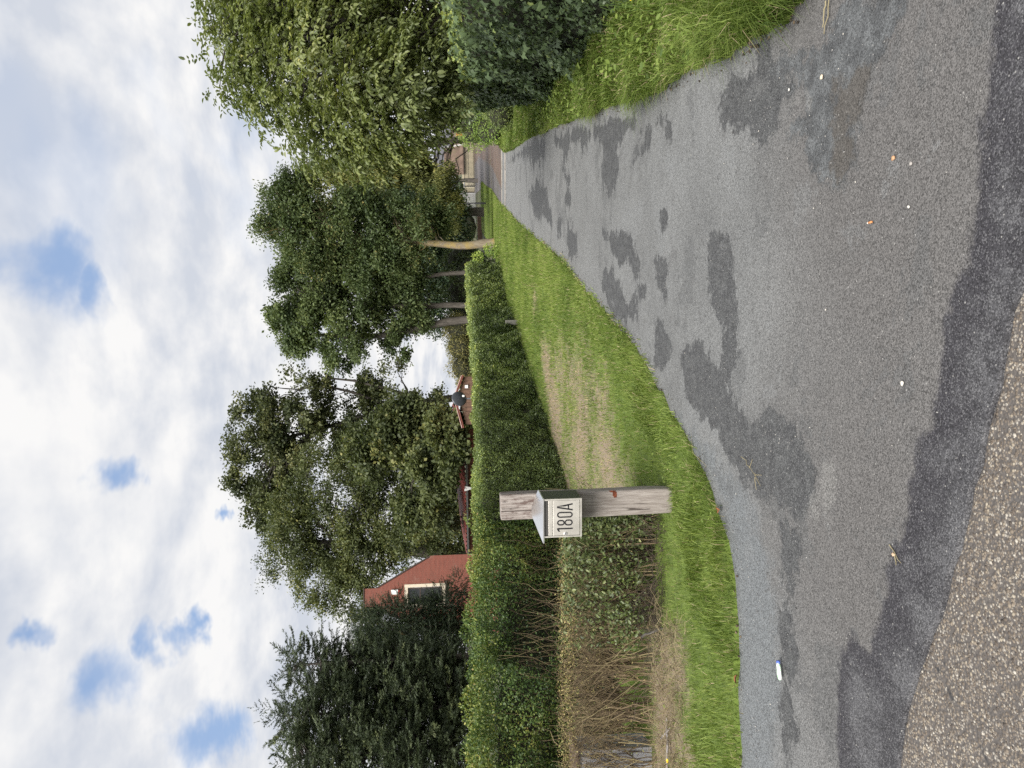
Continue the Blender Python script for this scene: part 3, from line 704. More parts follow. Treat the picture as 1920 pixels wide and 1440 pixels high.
def lawn_grass():
    parts = []
    P = strew(LP, 900000, lambda n_: (rng.random(n_), rng.random(n_)))
    P = P[in_view(P)]; P = P[P[:, 1] < 75]
    P = P[thin_by_distance(P, 9.0, 1.3)]
    if len(P) > 125000: P = P[rng.choice(len(P), 125000, replace=False)]
    sd_ = np.maximum.reduce([sdf(P[:, :2], DRY), sdf(P[:, :2], STRAW) + .02, np.minimum(sdf(P[:, :2], SEMI), .45) - .36]) + .20 * fnoise(P * np.array([1, 1, 0]), 2.5) + .12 * fnoise(P * np.array([1, 1, 0]) + 9, 6.)
    dry = sd_ > .22 * rng.normal(size=len(P))
    keep = ~dry | (rng.random(len(P)) < .62)
    P, dry = P[keep], dry[keep]
    n_ = len(P); d = np.linalg.norm(P[:, :2], axis=1)
    H = rng.uniform(.035, .075, n_) * np.where(dry, .55, 1) * np.clip(d / 11, 1, 1.5)
    W = .0045 * np.clip(d / 5.5, 1, 4)
    tint = np.clip(.42 + .17 * rng.normal(size=n_) + .10 * fnoise(P, .7) + .10 * fnoise(P, 3.), .02, .8)
    tint = np.where(dry & (rng.random(n_) < .6), rng.uniform(.82, 1, n_), tint)
    tint = np.where(rng.random(n_) < .04, rng.uniform(.82, 1, n_), tint)
    lean = np.c_[rng.normal(0, .5, (n_, 2)), np.zeros(n_)]
    parts.append(short_blades(P, H, W, lean, tint))
    # long unmown fringe along the asphalt, longest beside the post and the low hedge
    def fringe(n_):
        return rng.random(n_), rng.random(n_) ** 1.2
    A = resample(chaikin(DRIVE_LEFT, 2), 700)
    idx = rng.integers(0, 699, 200000)
    width = np.interp(A[idx, 1], [4.1, 4.4, 5.2, 6.5, 9, 20], [.82, .75, .65, .5, .38, .3])
    nrm = np.stack([-(np.gradient(A[:, 1])), np.gradient(A[:, 0])], -1); nrm = nrm / np.linalg.norm(nrm, axis=1, keepdims=True)
    LBk = resample(chaikin(LAWN_BACK, 2), 700)
    nrm *= np.sign(((LBk - A) * nrm).sum(1))[:, None]
    off = -.05 + (width + .05) * rng.random(len(idx)) ** .9
    P2 = A[idx] + rng.normal(0, .03, (len(idx), 2)) + nrm[idx] * off[:, None]
    P = np.c_[P2, gz(P2[:, 1]) + .02]
    edge = off / width; inward = -nrm[idx]
    k = in_view(P) & (P[:, 1] < 26)
    P, edge, inward = P[k], edge[k], inward[k]
    k = rng.random(len(P)) < np.clip((5.0 / np.linalg.norm(P[:, :2], axis=1)) ** 1.2, 0, 1) * (.75 + .35 * fnoise(P, 1.6))
    k &= ~((sdf(P[:, :2], STRAW) > 0) & (rng.random(len(P)) < .9))
    P, edge, inward = P[k], edge[k], inward[k]
    if len(P) > 56000:
        c_ = rng.choice(len(P), 56000, replace=False); P, edge, inward = P[c_], edge[c_], inward[c_]
    n_ = len(P); d = np.linalg.norm(P[:, :2], axis=1)
    clump = .7 + .5 * np.clip(fnoise(P, 2.4), -1, 1)
    H = rng.uniform(.06, .145, n_) * clump * np.interp(P[:, 1], [4.5, 6, 8, 12], [1.1, .8, .55, .45])
    H = np.where((np.abs(P[:, 0] + .9) < .17) & (P[:, 1] > 4.95), H * .62, H)
    W = .0048 * np.clip(d / 4.5, 1, 3)
    tint = np.clip(.40 + .17 * rng.normal(size=n_) + .10 * fnoise(P, 1.3), .02, .8)
    tint = np.where(rng.random(n_) < np.where(edge < .06, .14, .03), rng.uniform(.82, 1, n_), tint)
    lean = np.c_[rng.normal(0, .45, (n_, 2)) + inward * np.where(edge < .3, .55, .12)[:, None] + np.c_[fnoise(P, 1.1), fnoise(P + 7, 1.1)] * .35, np.zeros(n_)]
    parts.append(blades(P, H, W, lean, rng.uniform(.2, 1.1, n_), tint))
    V = np.concatenate([p[0] for p in parts]); off_ = len(parts[0][0])
    F = np.concatenate([parts[0][1], parts[1][1] + off_]); T = np.concatenate([p[2] for p in parts])
    o_ = link('lawn_grass', mesh_np('lawn_grass', V, F, 3, {'tint': T}), GRASS)
    tag(o_, 'green mown lawn with straw coloured bare streaks beside the long hedge', 'grass', kind='stuff')
lawn_grass()

def verge_grass():
    P = strew(VP, 260000, lambda n_: (rng.random(n_), rng.random(n_)))
    k = in_view(P); P = P[k]
    P = P[rng.random(len(P)) < np.clip((5.2 / np.linalg.norm(P[:, :2], axis=1)) ** 1.25, 0, 1) * (.8 + .3 * fnoise(P, 1.3))]
    if len(P) > 62000: P = P[rng.choice(len(P), 62000, replace=False)]
    n_ = len(P); d = np.linalg.norm(P[:, :2], axis=1)
    clump = .75 + .45 * np.clip(fnoise(P, 2.0), -1, 1)
    H = rng.uniform(.08, .26, n_) * clump * np.interp(P[:, 1], [3.2, 5, 8, 12, 20], [1.25, 1.1, .75, .5, .35])
    W = .006 * np.clip(d / 4.5, 1, 3)
    tint = np.clip(.36 + .17 * rng.normal(size=n_) + .12 * fnoise(P, 1.1), .02, .8)
    tint = np.where(rng.random(n_) < .05, rng.uniform(.82, 1, n_), tint)
    lean = np.c_[rng.normal(-.42, .4, n_), rng.normal(-.18, .4, n_), np.zeros(n_)] + np.c_[fnoise(P, 1.2), fnoise(P + 5, 1.2), np.zeros(n_)] * .35
    V, F, T = blades(P, H, W, lean, rng.uniform(.3, 1.2, n_), tint)
    o_ = link('verge_grass', mesh_np('verge_grass', V, F, 3, {'tint': T}), GRASS)
    tag(o_, 'long leaning verge grass between the driveway and the ivy hedge', 'grass', kind='stuff')
    # broad weed leaves among the grass
    P = strew(VP, 3000, lambda n_: (.25 + .6 * rng.random(n_), .1 + .9 * rng.random(n_)))
    P = P[in_view(P) & (P[:, 1] > 4.3) & (P[:, 1] < 13)]
    P = P[fnoise(P, 1.0) > -.15]
    n_ = len(P); P = P + np.c_[np.zeros((n_, 2)), rng.uniform(.06, .22, n_)]
    ax = unit(np.c_[rng.normal(size=(n_, 2)), rng.uniform(-.4, .5, n_)])
    nm = unit(np.array([-.2, -.4, 1.]) + .5 * rng.normal(size=(n_, 3)))
    me = leaf_mesh('weed_leaves', P, ax, nm, rng.uniform(.025, .065, n_), rng.uniform(.35, .6, n_), LEAF4, np.clip(rng.normal(.34, .16, n_), 0, .7))
    tag(link('verge_weeds', me, GRASS), 'broad leaved weeds growing in the verge at the foot of the ivy', 'weeds', kind='stuff')
verge_grass()

# crumbs of soil and dead grass where the turf meets the asphalt
def edge_crumbs():
    Ps = []
    for line, sgn in ((DRIVE_LEFT, 1), (DRIVE_RIGHT, 1)):
        A = resample(chaikin(line, 2), 1200)
        i = rng.integers(0, 1200, 4200)
        P2 = A[i] + rng.normal(0, .045, (4200, 2))
        k = (P2[:, 1] < 14) & (rng.random(4200) < np.clip(5.5 / P2[:, 1], .15, 1) * (.65 + .5 * fnoise(np.c_[P2, P2[:, 0] * 0], 1.7)))
        Ps.append(P2[k])
    P = np.concatenate(Ps); P = P[in_view(np.c_[P, np.zeros(len(P))])]
    n_ = len(P)
    V, F, T = pebbles(np.c_[P, .016 + .01 * rng.random(n_)], .003 + .007 * rng.random(n_) ** 2, .7, rng.random(n_), .4)
    CR = pebble_mat('soil_crumbs', [(0, (.035, .026, .018)), (.5, (.085, .062, .042)), (.85, (.16, .125, .08)), (1, (.30, .25, .16))], .95)
    tag(link('soil_crumbs', mesh_np('soil_crumbs', V, F, 3, {'tint': T}, True), CR), 'brown crumbs of soil and debris along the grass edges of the driveway', 'debris', kind='stuff')
edge_crumbs()
# clover and plantain leaves through the turf
P = strew(LP, 30000, lambda n_: (rng.random(n_), rng.random(n_) ** 1.6))
P = P[in_view(P) & (P[:, 1] < 11)]
P = P[(fnoise(P, 1.6) > .25) & (rng.random(len(P)) < np.clip(5.5 / P[:, 1], 0, 1) * .7)]
n_ = len(P)
me = leaf_mesh('clover', P + np.c_[np.zeros((n_, 2)), rng.uniform(.02, .075, n_)], unit(np.c_[rng.normal(size=(n_, 2)), rng.uniform(-.3, .4, n_)]), unit(np.array([0, -.2, 1.]) + .35 * rng.normal(size=(n_, 3))), rng.uniform(.014, .032, n_), rng.uniform(.5, .9, n_), LEAF3, np.clip(rng.normal(.30, .13, n_), 0, .7))
tag(link('lawn_weeds', me, GRASS), 'clover and plantain leaves scattered through the lawn grass', 'weeds', kind='stuff')

# ================================================================== POST AND LETTERBOX
def old_wood():
    mt, n, o = material('weathered_oak')
    co = n('ShaderNodeTexCoord').outputs['Object']
    mp = n('ShaderNodeMapping', None, Vector=co, Scale=(1, 1, .07)).outputs[0]
    g1 = n.noise(mp, 75, 6, .75, .5); g2 = n.noise(mp, 16, 5, .6, .4)
    c = n.mix(n.step(g1, .36, .66), (.19, .16, .142), (.345, .31, .285))
    c = n.mix(n.step(g2, .55, .75, 0, .55), c, (.40, .365, .34))
    mp2 = n('ShaderNodeMapping', None, Vector=co, Scale=(1, 1, .3)).outputs[0]
    sep_ = n('ShaderNodeSeparateXYZ', None, Vector=co)
    top = n.step(sep_.outputs[2], .62, 1.0)
    st_ = n.math('MULTIPLY', n.step(n.noise(mp2, 22, 6, .75), .50, .64), n.math('MULTIPLY', top, .85))
    c = n.mix(st_, c, (.085, .05, .042))
    crk = n.step(n.noise(mp, 24, 3, .5, 1.2), .36, .31)
    c = n.mix(n.math('MULTIPLY', crk, .85), c, (.045, .032, .026))
    mv = n.step(n.noise(mp2, 60, 5, .7), .60, .68, 0, .6)
    c = n.mix(n.math('MULTIPLY', mv, n.step(sep_.outputs[2], .35, .7)), c, (.06, .045, .04))
    h = n.math('SUBTRACT', g1, n.math('MULTIPLY', crk, 1.2))
    b = n('ShaderNodeBsdfPrincipled', None, Base_Color=c, Roughness=.9, Normal=n('ShaderNodeBump', None, Strength=.9, Distance=.004, Height=h))
    finish(n, o, b)
    return mt

bm = bmesh.new()
hw_, hd_ = .096, .065
sect = []
for sx, sy in ((1, -1), (1, 1), (-1, 1), (-1, -1)):
    for k in range(4):
        a = math.radians(90 * k / 3) + {(1, -1): -math.pi / 2, (1, 1): 0, (-1, 1): math.pi / 2, (-1, -1): math.pi}[(sx, sy)]
        sect.append((sx * (hw_ - .014) + .014 * math.cos(a), sy * (hd_ - .014) + .014 * math.sin(a)))
rings = []
zs = [-.12, 0.0, .02, .2, .45, .7, .95, 1.15, 1.28, 1.305, 1.314]
for z in zs:
    k = 1.0 - (.045 if z > 1.31 else .012 if z > 1.30 else 0) - (.10 if 0 <= z < .01 else .04 if z < .03 else 0)
    j = .0025 * math.sin(z * 7)
    rings.append([bm.verts.new((x * k + j, y * k + j * .5, z)) for x, y in sect])
for a, b_ in zip(rings[:-1], rings[1:]):
    for i in range(len(sect)):
        bm.faces.new((a[i], a[(i + 1) % len(sect)], b_[(i + 1) % len(sect)], b_[i]))
bm.faces.new(rings[-1]); bm.faces.new(list(reversed(rings[0])))
post = from_bm('wooden_post', bm, old_wood())
post.location = (-.897, 5.45, 0); post.rotation_euler = (0, math.radians(-.25), math.radians(-3))
tag(post, 'weathered grey timber post with squared top carrying the steel letterbox', 'post')
RUST = plain('rust', (.15, .042, .02), .95, 0, .4, 60, .001, 200)
bm = bmesh.new()
for poly in ([(.045, .452), (.085, .452), (.096, .478), (.06, .484), (.042, .470)], [(.08, .47), (.0965, .46), (.0965, .51), (.085, .50)]):
    prism(bm, poly, lambda a, b_, d: Vector((a, d, b_)), -hd_ - .0012, -hd_ + .001)
from_bm('rusty_plate', bm, RUST, post)

def steel(name, colr, rough, aniso=True):
    mt, n, o = material(name)
    co = n('ShaderNodeTexCoord').outputs['Object']
    mp = n('ShaderNodeMapping', None, Vector=co, Scale=(.04, 1, 1)).outputs[0]
    f = n.noise(mp, 260, 3, .6); g_ = n.noise(co, 9, 5, .6)
    c = n.mix(n.step(g_, .35, .7), tuple(x * .88 for x in colr), colr)
    run = n.noise(n('ShaderNodeMapping', None, Vector=co, Scale=(1, 1, .12)).outputs[0], 70, 5, .65)
    c = n.mix(n.step(run, .56, .74, 0, .45), c, tuple(x * .55 for x in colr))
    r_ = n.math('ADD', rough, n.math('MULTIPLY', g_, .12))
    b = n('ShaderNodeBsdfPrincipled', None, Base_Color=c, Metallic=1.0, Roughness=r_, Normal=n('ShaderNodeBump', None, Strength=.25, Distance=.0006, Height=f))
    finish(n, o, b)
    return mt
STEEL = steel('brushed_steel', (.80, .765, .70), .40)
STEEL_LID = steel('polished_steel_lid', (.93, .93, .93), .2)
DARKSTEEL = plain('dark_green_steel', (.035, .042, .036), .38, .25, .12, 6, 0, 60, .5)
BLACK = plain('black_enamel', (.012, .012, .014), .45, 0, .1)
SHADOW = plain('painted_slot_shade', (.10, .095, .09), .5, .4, .1)  # dark colour stands for the shade inside the letter slot

lb = empty('letterbox', (-.925, 5.385, .757), math.radians(-8))
tag(lb, 'stainless steel letterbox numbered 180A with hipped lid, fixed to the timber post', 'letterbox')
W2, D, HH = .137, .21, .272
bm = bmesh.new()
box(bm, -W2, W2, -D, 0, 0, HH, .003)
from_bm('body', bm, DARKSTEEL, lb)
bm = bmesh.new()                     # folded rim around the front
box(bm, -W2 - .003, W2 + .003, -D - .014, -D - .0005, -.004, .008)
box(bm, -W2 - .003, -W2 + .007, -D - .014, -D - .0005, .0085, HH)
box(bm, W2 - .007, W2 + .003, -D - .014, -D - .0005, .0085, HH)
from_bm('front_rim', bm, STEEL, lb)
boxed('slot_back', (-W2 + .0072, W2 - .0072, -D - .004, -D - .0006, .236, HH), SHADOW, lb)
fl = boxed('post_flap', (-W2 + .009, W2 - .009, -D - .012, -D - .002, .206, .233), STEEL, lb, .0015)
door = boxed('door', (-W2 + .009, W2 - .009, -D - .012, -D - .002, .011, .2025), STEEL, lb, .0018)
def stroke_loop(cx_, cz, rx_, rz, wd, straight):
    """stadium ring: outer and inner outline"""
    o_, i_ = [], []
    for k in range(32):
        a = 2 * math.pi * k / 32
        s_ = straight if math.sin(a) >= 0 else -straight
        o_.append((cx_ + rx_ * math.cos(a), cz + s_ + rz * math.sin(a)))
        i_.append((cx_ + (rx_ - wd) * math.cos(a), cz + s_ + (rz - wd) * math.sin(a)))
    return o_, i_
def glyph(name, polys=(), loops=()):
    bm = bmesh.new()
    y0, y1 = -D - .0136, -D - .0118
    for poly in polys:
        prism(bm, poly, lambda a, b_, d: Vector((a, d, b_)), y0, y1)
    for o_, i_ in loops:
        vo = [bm.verts.new((a, y0, b_)) for a, b_ in o_]; vi = [bm.verts.new((a, y0, b_)) for a, b_ in i_]
        wo = [bm.verts.new((a, y1, b_)) for a, b_ in o_]; wi = [bm.verts.new((a, y1, b_)) for a, b_ in i_]
        k = len(o_)
        for q in range(k):
            r_ = (q + 1) % k
            bm.faces.new((vo[q], vo[r_], vi[r_], vi[q])); bm.faces.new((vo[q], wo[q], wo[r_], vo[r_])); bm.faces.new((vi[r_], wi[r_], wi[q], vi[q]))
    return from_bm(name, bm, BLACK, door)
z0, z1, wd = .061, .173, .0095
glyph('digit_one', [[(-.083, z0), (-.073, z0), (-.073, z1), (-.083, z1)], [(-.0832, z1), (-.0832, z1 - .013), (-.099, z1 - .022), (-.099, z1 - .010)]])
glyph('digit_eight', [], [stroke_loop(-.034, z1 - .0275, .0205, .0215, wd, .006), stroke_loop(-.034, z0 + .0295, .0225, .0235, wd, .006)])
glyph('digit_zero', [], [stroke_loop(.0235, (z0 + z1) / 2, .0215, .0225, wd, .0335)])
ax_ = .080
glyph('letter_a', [[(ax_ - .027, z0), (ax_ - .0165, z0), (ax_ + .0045, z1), (ax_ - .006, z1)], [(ax_ + .027, z0), (ax_ + .0165, z0), (ax_ + .0046, z1 - .002 - .055), (ax_ - .0 + .0048, z1), (ax_ + .006, z1)],
                   [(ax_ - .0155, z0 + .026), (ax_ + .019, z0 + .026), (ax_ + .017, z0 + .035), (ax_ - .0135, z0 + .035)]])
bm = bmesh.new()
r = bmesh.ops.create_cone(bm, segments=20, radius1=.0135, radius2=.0115, depth=.008, cap_ends=True)
bmesh.ops.rotate(bm, verts=bm.verts, cent=(0, 0, 0), matrix=Matrix.Rotation(math.radians(90), 3, 'X'))
bmesh.ops.translate(bm, verts=bm.verts, vec=(-.1155, -D - .015, .112))
lock = from_bm('lock', bm, STEEL_LID, door)
boxed('keyhole', (-.1168, -.1142, -D - .0197, -D - .0188, .106, .118), BLACK, lock)
bm = bmesh.new()                     # hipped lid with a turned-down lip
A_ = [(-.178, -D - .022, .2735), (.146, -D - .022, .2735), (.146, .004, .2815), (-.178, .004, .2815)]
rg = [(-.02, -.075, .338), (.045, -.075, .338)]
low = [bm.verts.new((x, y, z - .008)) for x, y, z in A_]; up_ = [bm.verts.new(v) for v in A_]; rd = [bm.verts.new(v) for v in rg]
for i in range(4):
    bm.faces.new((low[i], low[(i + 1) % 4], up_[(i + 1) % 4], up_[i]))
bm.faces.new((up_[0], up_[1], rd[1], rd[0])); bm.faces.new((up_[1], up_[2], rd[1])); bm.faces.new((up_[2], up_[3], rd[0], rd[1])); bm.faces.new((up_[3], up_[0], rd[0]))
bm.faces.new(list(reversed(low)))
from_bm('lid', bm, STEEL_LID, lb)

# ================================================================== HEDGES
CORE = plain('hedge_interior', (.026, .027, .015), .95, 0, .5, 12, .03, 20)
TWIG = None
def twig_mat(name, stops):
    mt, n, o = material(name)
    c = n.ramp(n.attr('tint'), stops)
    finish(n, o, n('ShaderNodeBsdfPrincipled', None, Base_Color=c, Roughness=.85))
    return mt
TWIG = twig_mat('bare_twigs', [(0, (.06, .042, .026)), (.4, (.15, .108, .064)), (.75, (.24, .182, .102)), (1, (.30, .25, .13))])
TWIGD = twig_mat('dark_twigs', [(0, (.03, .022, .018)), (1, (.10, .075, .05))])

def hedge_frame(front):
    p = resample(chaikin(front, 1), 240)
    t_ = np.gradient(p, axis=0); t_ /= np.linalg.norm(t_, axis=1, keepdims=True)
    nr = np.stack([t_[:, 1], -t_[:, 0]], -1)          # towards the driveway when the line runs away from the camera
    return p, t_, nr

def hedge_core(name, front, depth, hfun, inset, parent):
    p, t_, nr = hedge_frame(front)
    s_ = np.linspace(0, 1, len(p))
    h = hfun(s_, p)
    g0 = gz(p[:, 1])
    a = p - nr * inset; b_ = p - nr * (depth - inset)
    q3 = lambda xy, z: np.c_[xy, z]
    prof = [q3(a, g0 - .05), q3(a, g0 + h * .5), q3(a, g0 + h - inset), q3((a + b_) / 2, g0 + h - inset * .9), q3(b_, g0 + h - inset), q3(b_, g0 - .05)]
    P = np.stack(prof, 1)
    P[:, 1:5] += .04 * fnoise(P[:, 1:5], 2.0)[..., None] * np.array([1, 1, .6])
    me = grid_mesh(name, P)
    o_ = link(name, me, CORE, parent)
    return o_

def hedge_points(front, depth, hfun, n_, deep=.13, bump=.05, topshare=.28, bothends=True):
    p, t_, nr = hedge_frame(front)
    # more leaves where the hedge is close
    wgt = np.clip(9.0 / np.linalg.norm(p, axis=1), .25, 1.6) ** 1.3
    wgt /= wgt.sum()
    i = rng.choice(len(p), n_, p=wgt)
    i0 = np.clip(i, 0, len(p) - 2); f = rng.random(n_)
    q = p[i0] * (1 - f)[:, None] + p[i0 + 1] * f[:, None]
    nn = nr[i0]; s_ = (i0 + f) / len(p)
    h = hfun(s_, q)
    where = rng.random(n_)
    top = where < topshare
    back = where > .93
    z = np.where(top, h, h * (.02 + .98 * rng.random(n_)))
    across = np.where(top, depth * rng.random(n_), np.where(back, depth, 0.0))
    N = np.where(top[:, None], np.array([0, 0, 1.]), np.where(back[:, None], np.c_[-nn, np.zeros(n_)], np.c_[nn, np.zeros(n_)]))
    # rounded shoulder
    P = np.c_[q - nn * across[:, None], z]
    edge = np.clip((z - (h - .10)) / .10, 0, 1) * (~top)
    P -= N * (edge ** 2 * .05)[:, None]
    P += N * (bump * fnoise(P, 1.8) + .5 * bump * fnoise(P + 3, 5.0) - deep * rng.random(n_) ** 2.2)[:, None]
    P[:, 2] += gz(P[:, 1])
    # ends closed with leaves
    e = rng.random(n_) < .035
    k = e.sum(); endi = np.where(rng.random(k) < .5, 0, len(p) - 1)
    d_ = rng.random(k) * depth; hz = hfun(endi / (len(p) - 1), p[endi]) * rng.random(k)
    P[e] = np.c_[p[endi] - nr[endi] * d_[:, None], hz + gz(p[endi][:, 1])] + rng.normal(0, .03, (k, 3))
    N[e] = np.c_[t_[endi] * np.where(endi == 0, -1, 1)[:, None], np.zeros(k)]
    return P, N, s_

def hedge(name, label, front, depth, hfun, n_, size, mat, deep=.13, bump=.05, tintf=None, asp=.55, shape=LEAF2, inset=.11, group=None, topshare=.28, cull=None, fill=0):
    root = empty(name, (front[0][0], front[0][1], 0.0))
    inv = Matrix.Translation((-front[0][0], -front[0][1], 0))
    core = hedge_core('interior', front, depth, hfun, inset, root); core.data.transform(inv)
    P, N, s_ = hedge_points(front, depth, hfun, n_, deep, bump, topshare)
    if cull is not None:
        k = cull(P); P, N, s_ = P[k], N[k], s_[k]
    if fill:
        pf, tf, nf = hedge_frame(front)
        i = rng.integers(0, 240, fill); f_ = rng.random(fill); top_ = rng.random(fill) < .6
        hz = hfun(i / 239., pf[i])
        dpt = np.where(top_, rng.uniform(.1, depth - .05, fill), rng.uniform(.12, .4, fill))
        zz = np.where(top_, hz - rng.uniform(.05, .42, fill), hz * rng.uniform(.35, .95, fill))
        P = np.concatenate([P, np.c_[pf[i] - nf[i] * dpt[:, None], zz]]); N = np.concatenate([N, np.c_[nf[i], np.full(fill, .4)]])
    n_ = len(P)
    d = np.linalg.norm(P[:, :2], axis=1)
    L = rng.uniform(.7, 1.25, n_) * size * np.clip(d / 11, .9, 1.9)
    axx = unit(rdir(n_) + np.array([0, 0, .35]) + N * .2)
    nm = unit(N + .75 * rng.normal(size=(n_, 3)) + np.array([0, 0, .35]))
    tint = np.clip((tintf(P, N) if tintf else .45) + .16 * rng.normal(size=n_), 0, 1)
    me = leaf_mesh('foliage', P, axx, nm, L, asp, shape, tint)
    fo = link('foliage', me, mat, root); me.transform(inv)
    tag(fo, kind='stuff')
    tag(root, label, 'hedge', group)
    return root

BOXLEAF = foliage('privet_leaves', [(0, (.028, .042, .016)), (.35, (.062, .085, .028)), (.65, (.105, .135, .042)), (.85, (.15, .18, .05)), (1, (.25, .26, .06))], .3, .40, .5, gain=1.12)
hA = lambda s_, p: np.interp(p[:, 1], [9, 10.5, 16, 17.3, 20, 26], [1.40, 1.385, 1.23, 1.22, 1.20, 1.23])
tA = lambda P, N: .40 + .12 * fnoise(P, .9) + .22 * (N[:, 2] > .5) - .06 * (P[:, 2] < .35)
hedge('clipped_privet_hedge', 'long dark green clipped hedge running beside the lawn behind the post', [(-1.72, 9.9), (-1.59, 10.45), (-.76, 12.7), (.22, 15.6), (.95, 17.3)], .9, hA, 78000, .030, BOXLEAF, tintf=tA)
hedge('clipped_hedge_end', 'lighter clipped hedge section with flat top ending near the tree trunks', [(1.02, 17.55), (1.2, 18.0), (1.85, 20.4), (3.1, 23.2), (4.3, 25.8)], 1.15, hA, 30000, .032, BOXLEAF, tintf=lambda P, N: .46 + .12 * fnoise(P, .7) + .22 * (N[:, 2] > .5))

# --- older ragged hedge to the left, with thin places showing the branches
RAGGED = foliage('ragged_hedge_leaves', [(0, (.014, .028, .010)), (.3, (.035, .062, .016)), (.55, (.075, .105, .026)), (.75, (.135, .150, .036)), (.9, (.20, .19, .045)), (1, (.18, .13, .06))], .25, .42, .4)
frB = [(-5.6, 6.5), (-4.4, 6.8), (-3.5, 7.35), (-2.75, 8.2), (-2.15, 9.1), (-1.66, 10.05)]
hB = lambda s_, p: np.interp(p[:, 0], [-5.6, -4, -3, -2.2, -1.6], [1.64, 1.60, 1.51, 1.45, 1.41])
HOLES = np.array([[-2.62, 8.35, .78, .42, .30], [-2.95, 8.0, .85, .30, .25], [-3.15, 7.7, 1.35, .18, .2], [-2.45, 8.65, .55, .25, .3], [-3.75, 7.1, .35, .3, .2], [-3.6, 7.25, 1.25, .22, .12]])
def cullB(P):
    k = np.ones(len(P), bool)
    for hx, hy, hz, ra, rz in HOLES:
        q = ((P[:, 0] - hx) ** 2 + (P[:, 1] - hy) ** 2) / ra ** 2 + ((P[:, 2] - hz) / rz) ** 2
        k &= rng.random(len(P)) < np.clip((q - .55) * 1.1, .06, 1)
    return k & (rng.random(len(P)) < np.clip(.95 + .25 * fnoise(P, 1.5), .45, 1))
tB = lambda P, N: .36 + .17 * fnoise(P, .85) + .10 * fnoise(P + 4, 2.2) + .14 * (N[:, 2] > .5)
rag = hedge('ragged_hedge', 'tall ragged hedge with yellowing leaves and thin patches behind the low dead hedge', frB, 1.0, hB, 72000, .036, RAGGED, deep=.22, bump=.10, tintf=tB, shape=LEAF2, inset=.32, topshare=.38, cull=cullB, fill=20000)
paths, radii = [], []
p_, t_, nr_ = hedge_frame(frB)
for k in range(230):
    i = rng.integers(0, 239)
    b0 = np.r_[p_[i] - nr_[i] * rng.uniform(.12, .4), rng.uniform(.05, .5)]
    L = rng.uniform(.4, 1.0)
    b1 = b0 + np.r_[t_[i] * rng.normal(0, .25) + nr_[i] * rng.uniform(.0, .22), L * 1.0] * np.array([1, 1, 1])
    b1[2] = min(b1[2], 1.62)
    paths.append(bend(b0, b1, 6, 0, .035)); radii.append(np.linspace(rng.uniform(.004, .010), .0022, 6))
me = tube_mesh('branches', paths, radii, 4); me.transform(Matrix.Translation((5.6, -6.5, 0)))
tag(link('branches', me, TWIG, rag), kind='stuff')

# --- low, half dead hedge in front, left of the post
low = empty('low_hedge', (-1.05, 5.95, 0))
tag(low, 'low half dead hedge of bare brown twigs in front of the ragged hedge', 'hedge')
inv = Matrix.Translation((1.05, -5.95, 0))
frC = np.array([(-1.02, 5.72), (-1.65, 5.82), (-2.3, 5.92), (-3.0, 6.0), (-3.9, 6.05), (-5.0, 6.1)])
pC, tC, nC = hedge_frame(frC); nC = -nC if nC[:, 1].mean() > 0 else nC
paths, radii = [], []
for k in range(330):
    s0 = rng.random() ** .9; i = int(s0 * 239)
    b0 = np.r_[pC[i] - nC[i] * rng.uniform(.02, .35), 0.0]
    hgt = rng.uniform(.45, .80)
    b1 = b0 + np.r_[tC[i] * rng.normal(0, .07), hgt * .62]
    b1[:2] += nC[i] * rng.normal(0, .04)
    r0 = rng.uniform(.003, .0075)
    paths.append(bend(b0, b1, 5, 0, .02)); radii.append(np.linspace(r0, r0 * .7, 5))
    for q in range(rng.integers(4, 8)):
        f = rng.uniform(.35, 1.0); m_ = b0 + (b1 - b0) * f
        e_ = m_ + np.r_[tC[i] * rng.normal(0, .17) + nC[i] * rng.normal(.02, .10), (.80 - m_[2]) * rng.uniform(.55, 1.0)]
        paths.append(bend(m_, e_, 5, 0, .035)); radii.append(np.linspace(r0 * .55, .0011, 5))
        main_ = paths[-1]
        for w2 in range(2):
            f2 = main_[rng.integers(2, 5)]
            e2 = f2 + np.r_[tC[i] * rng.normal(0, .08) + nC[i] * rng.normal(0, .05), rng.uniform(.02, .12)]
            paths.append(bend(f2, e2, 3, 0, .05)); radii.append(np.linspace(.0016, .0008, 3))
me = tube_mesh('twigs', paths, radii, 3, smooth=True); me.transform(inv)
tag(link('twigs', me, TWIG, low), kind='stuff')
# dry brown leaves along the clipped top and tangled through it
n_ = 15000
s0 = rng.random(n_); i = (s0 * 238).astype(int)
topz = rng.random(n_) < .45
P = np.c_[pC[i] - nC[i] * rng.uniform(-.04, .42, n_)[:, None], np.where(topz, rng.uniform(.70, .82, n_), rng.uniform(.12, .78, n_))]
k = rng.random(n_) < np.where(topz, .85, np.clip(.75 + .5 * fnoise(P, 2.2), .15, 1))
P = P[k]; n_ = len(P)
DRYLEAF = foliage('dry_hedge_leaves', [(0, (.07, .05, .025)), (.4, (.15, .11, .055)), (.75, (.20, .17, .07)), (.9, (.13, .15, .045)), (1, (.30, .24, .12))], .2, .7, .2)
me = leaf_mesh('dry_leaves', P, rdir(n_), rdir(n_), rng.uniform(.009, .022, n_), .5, LEAF2, rng.random(n_)); me.transform(inv)
tag(link('dry_leaves', me, DRYLEAF, low), kind='stuff')

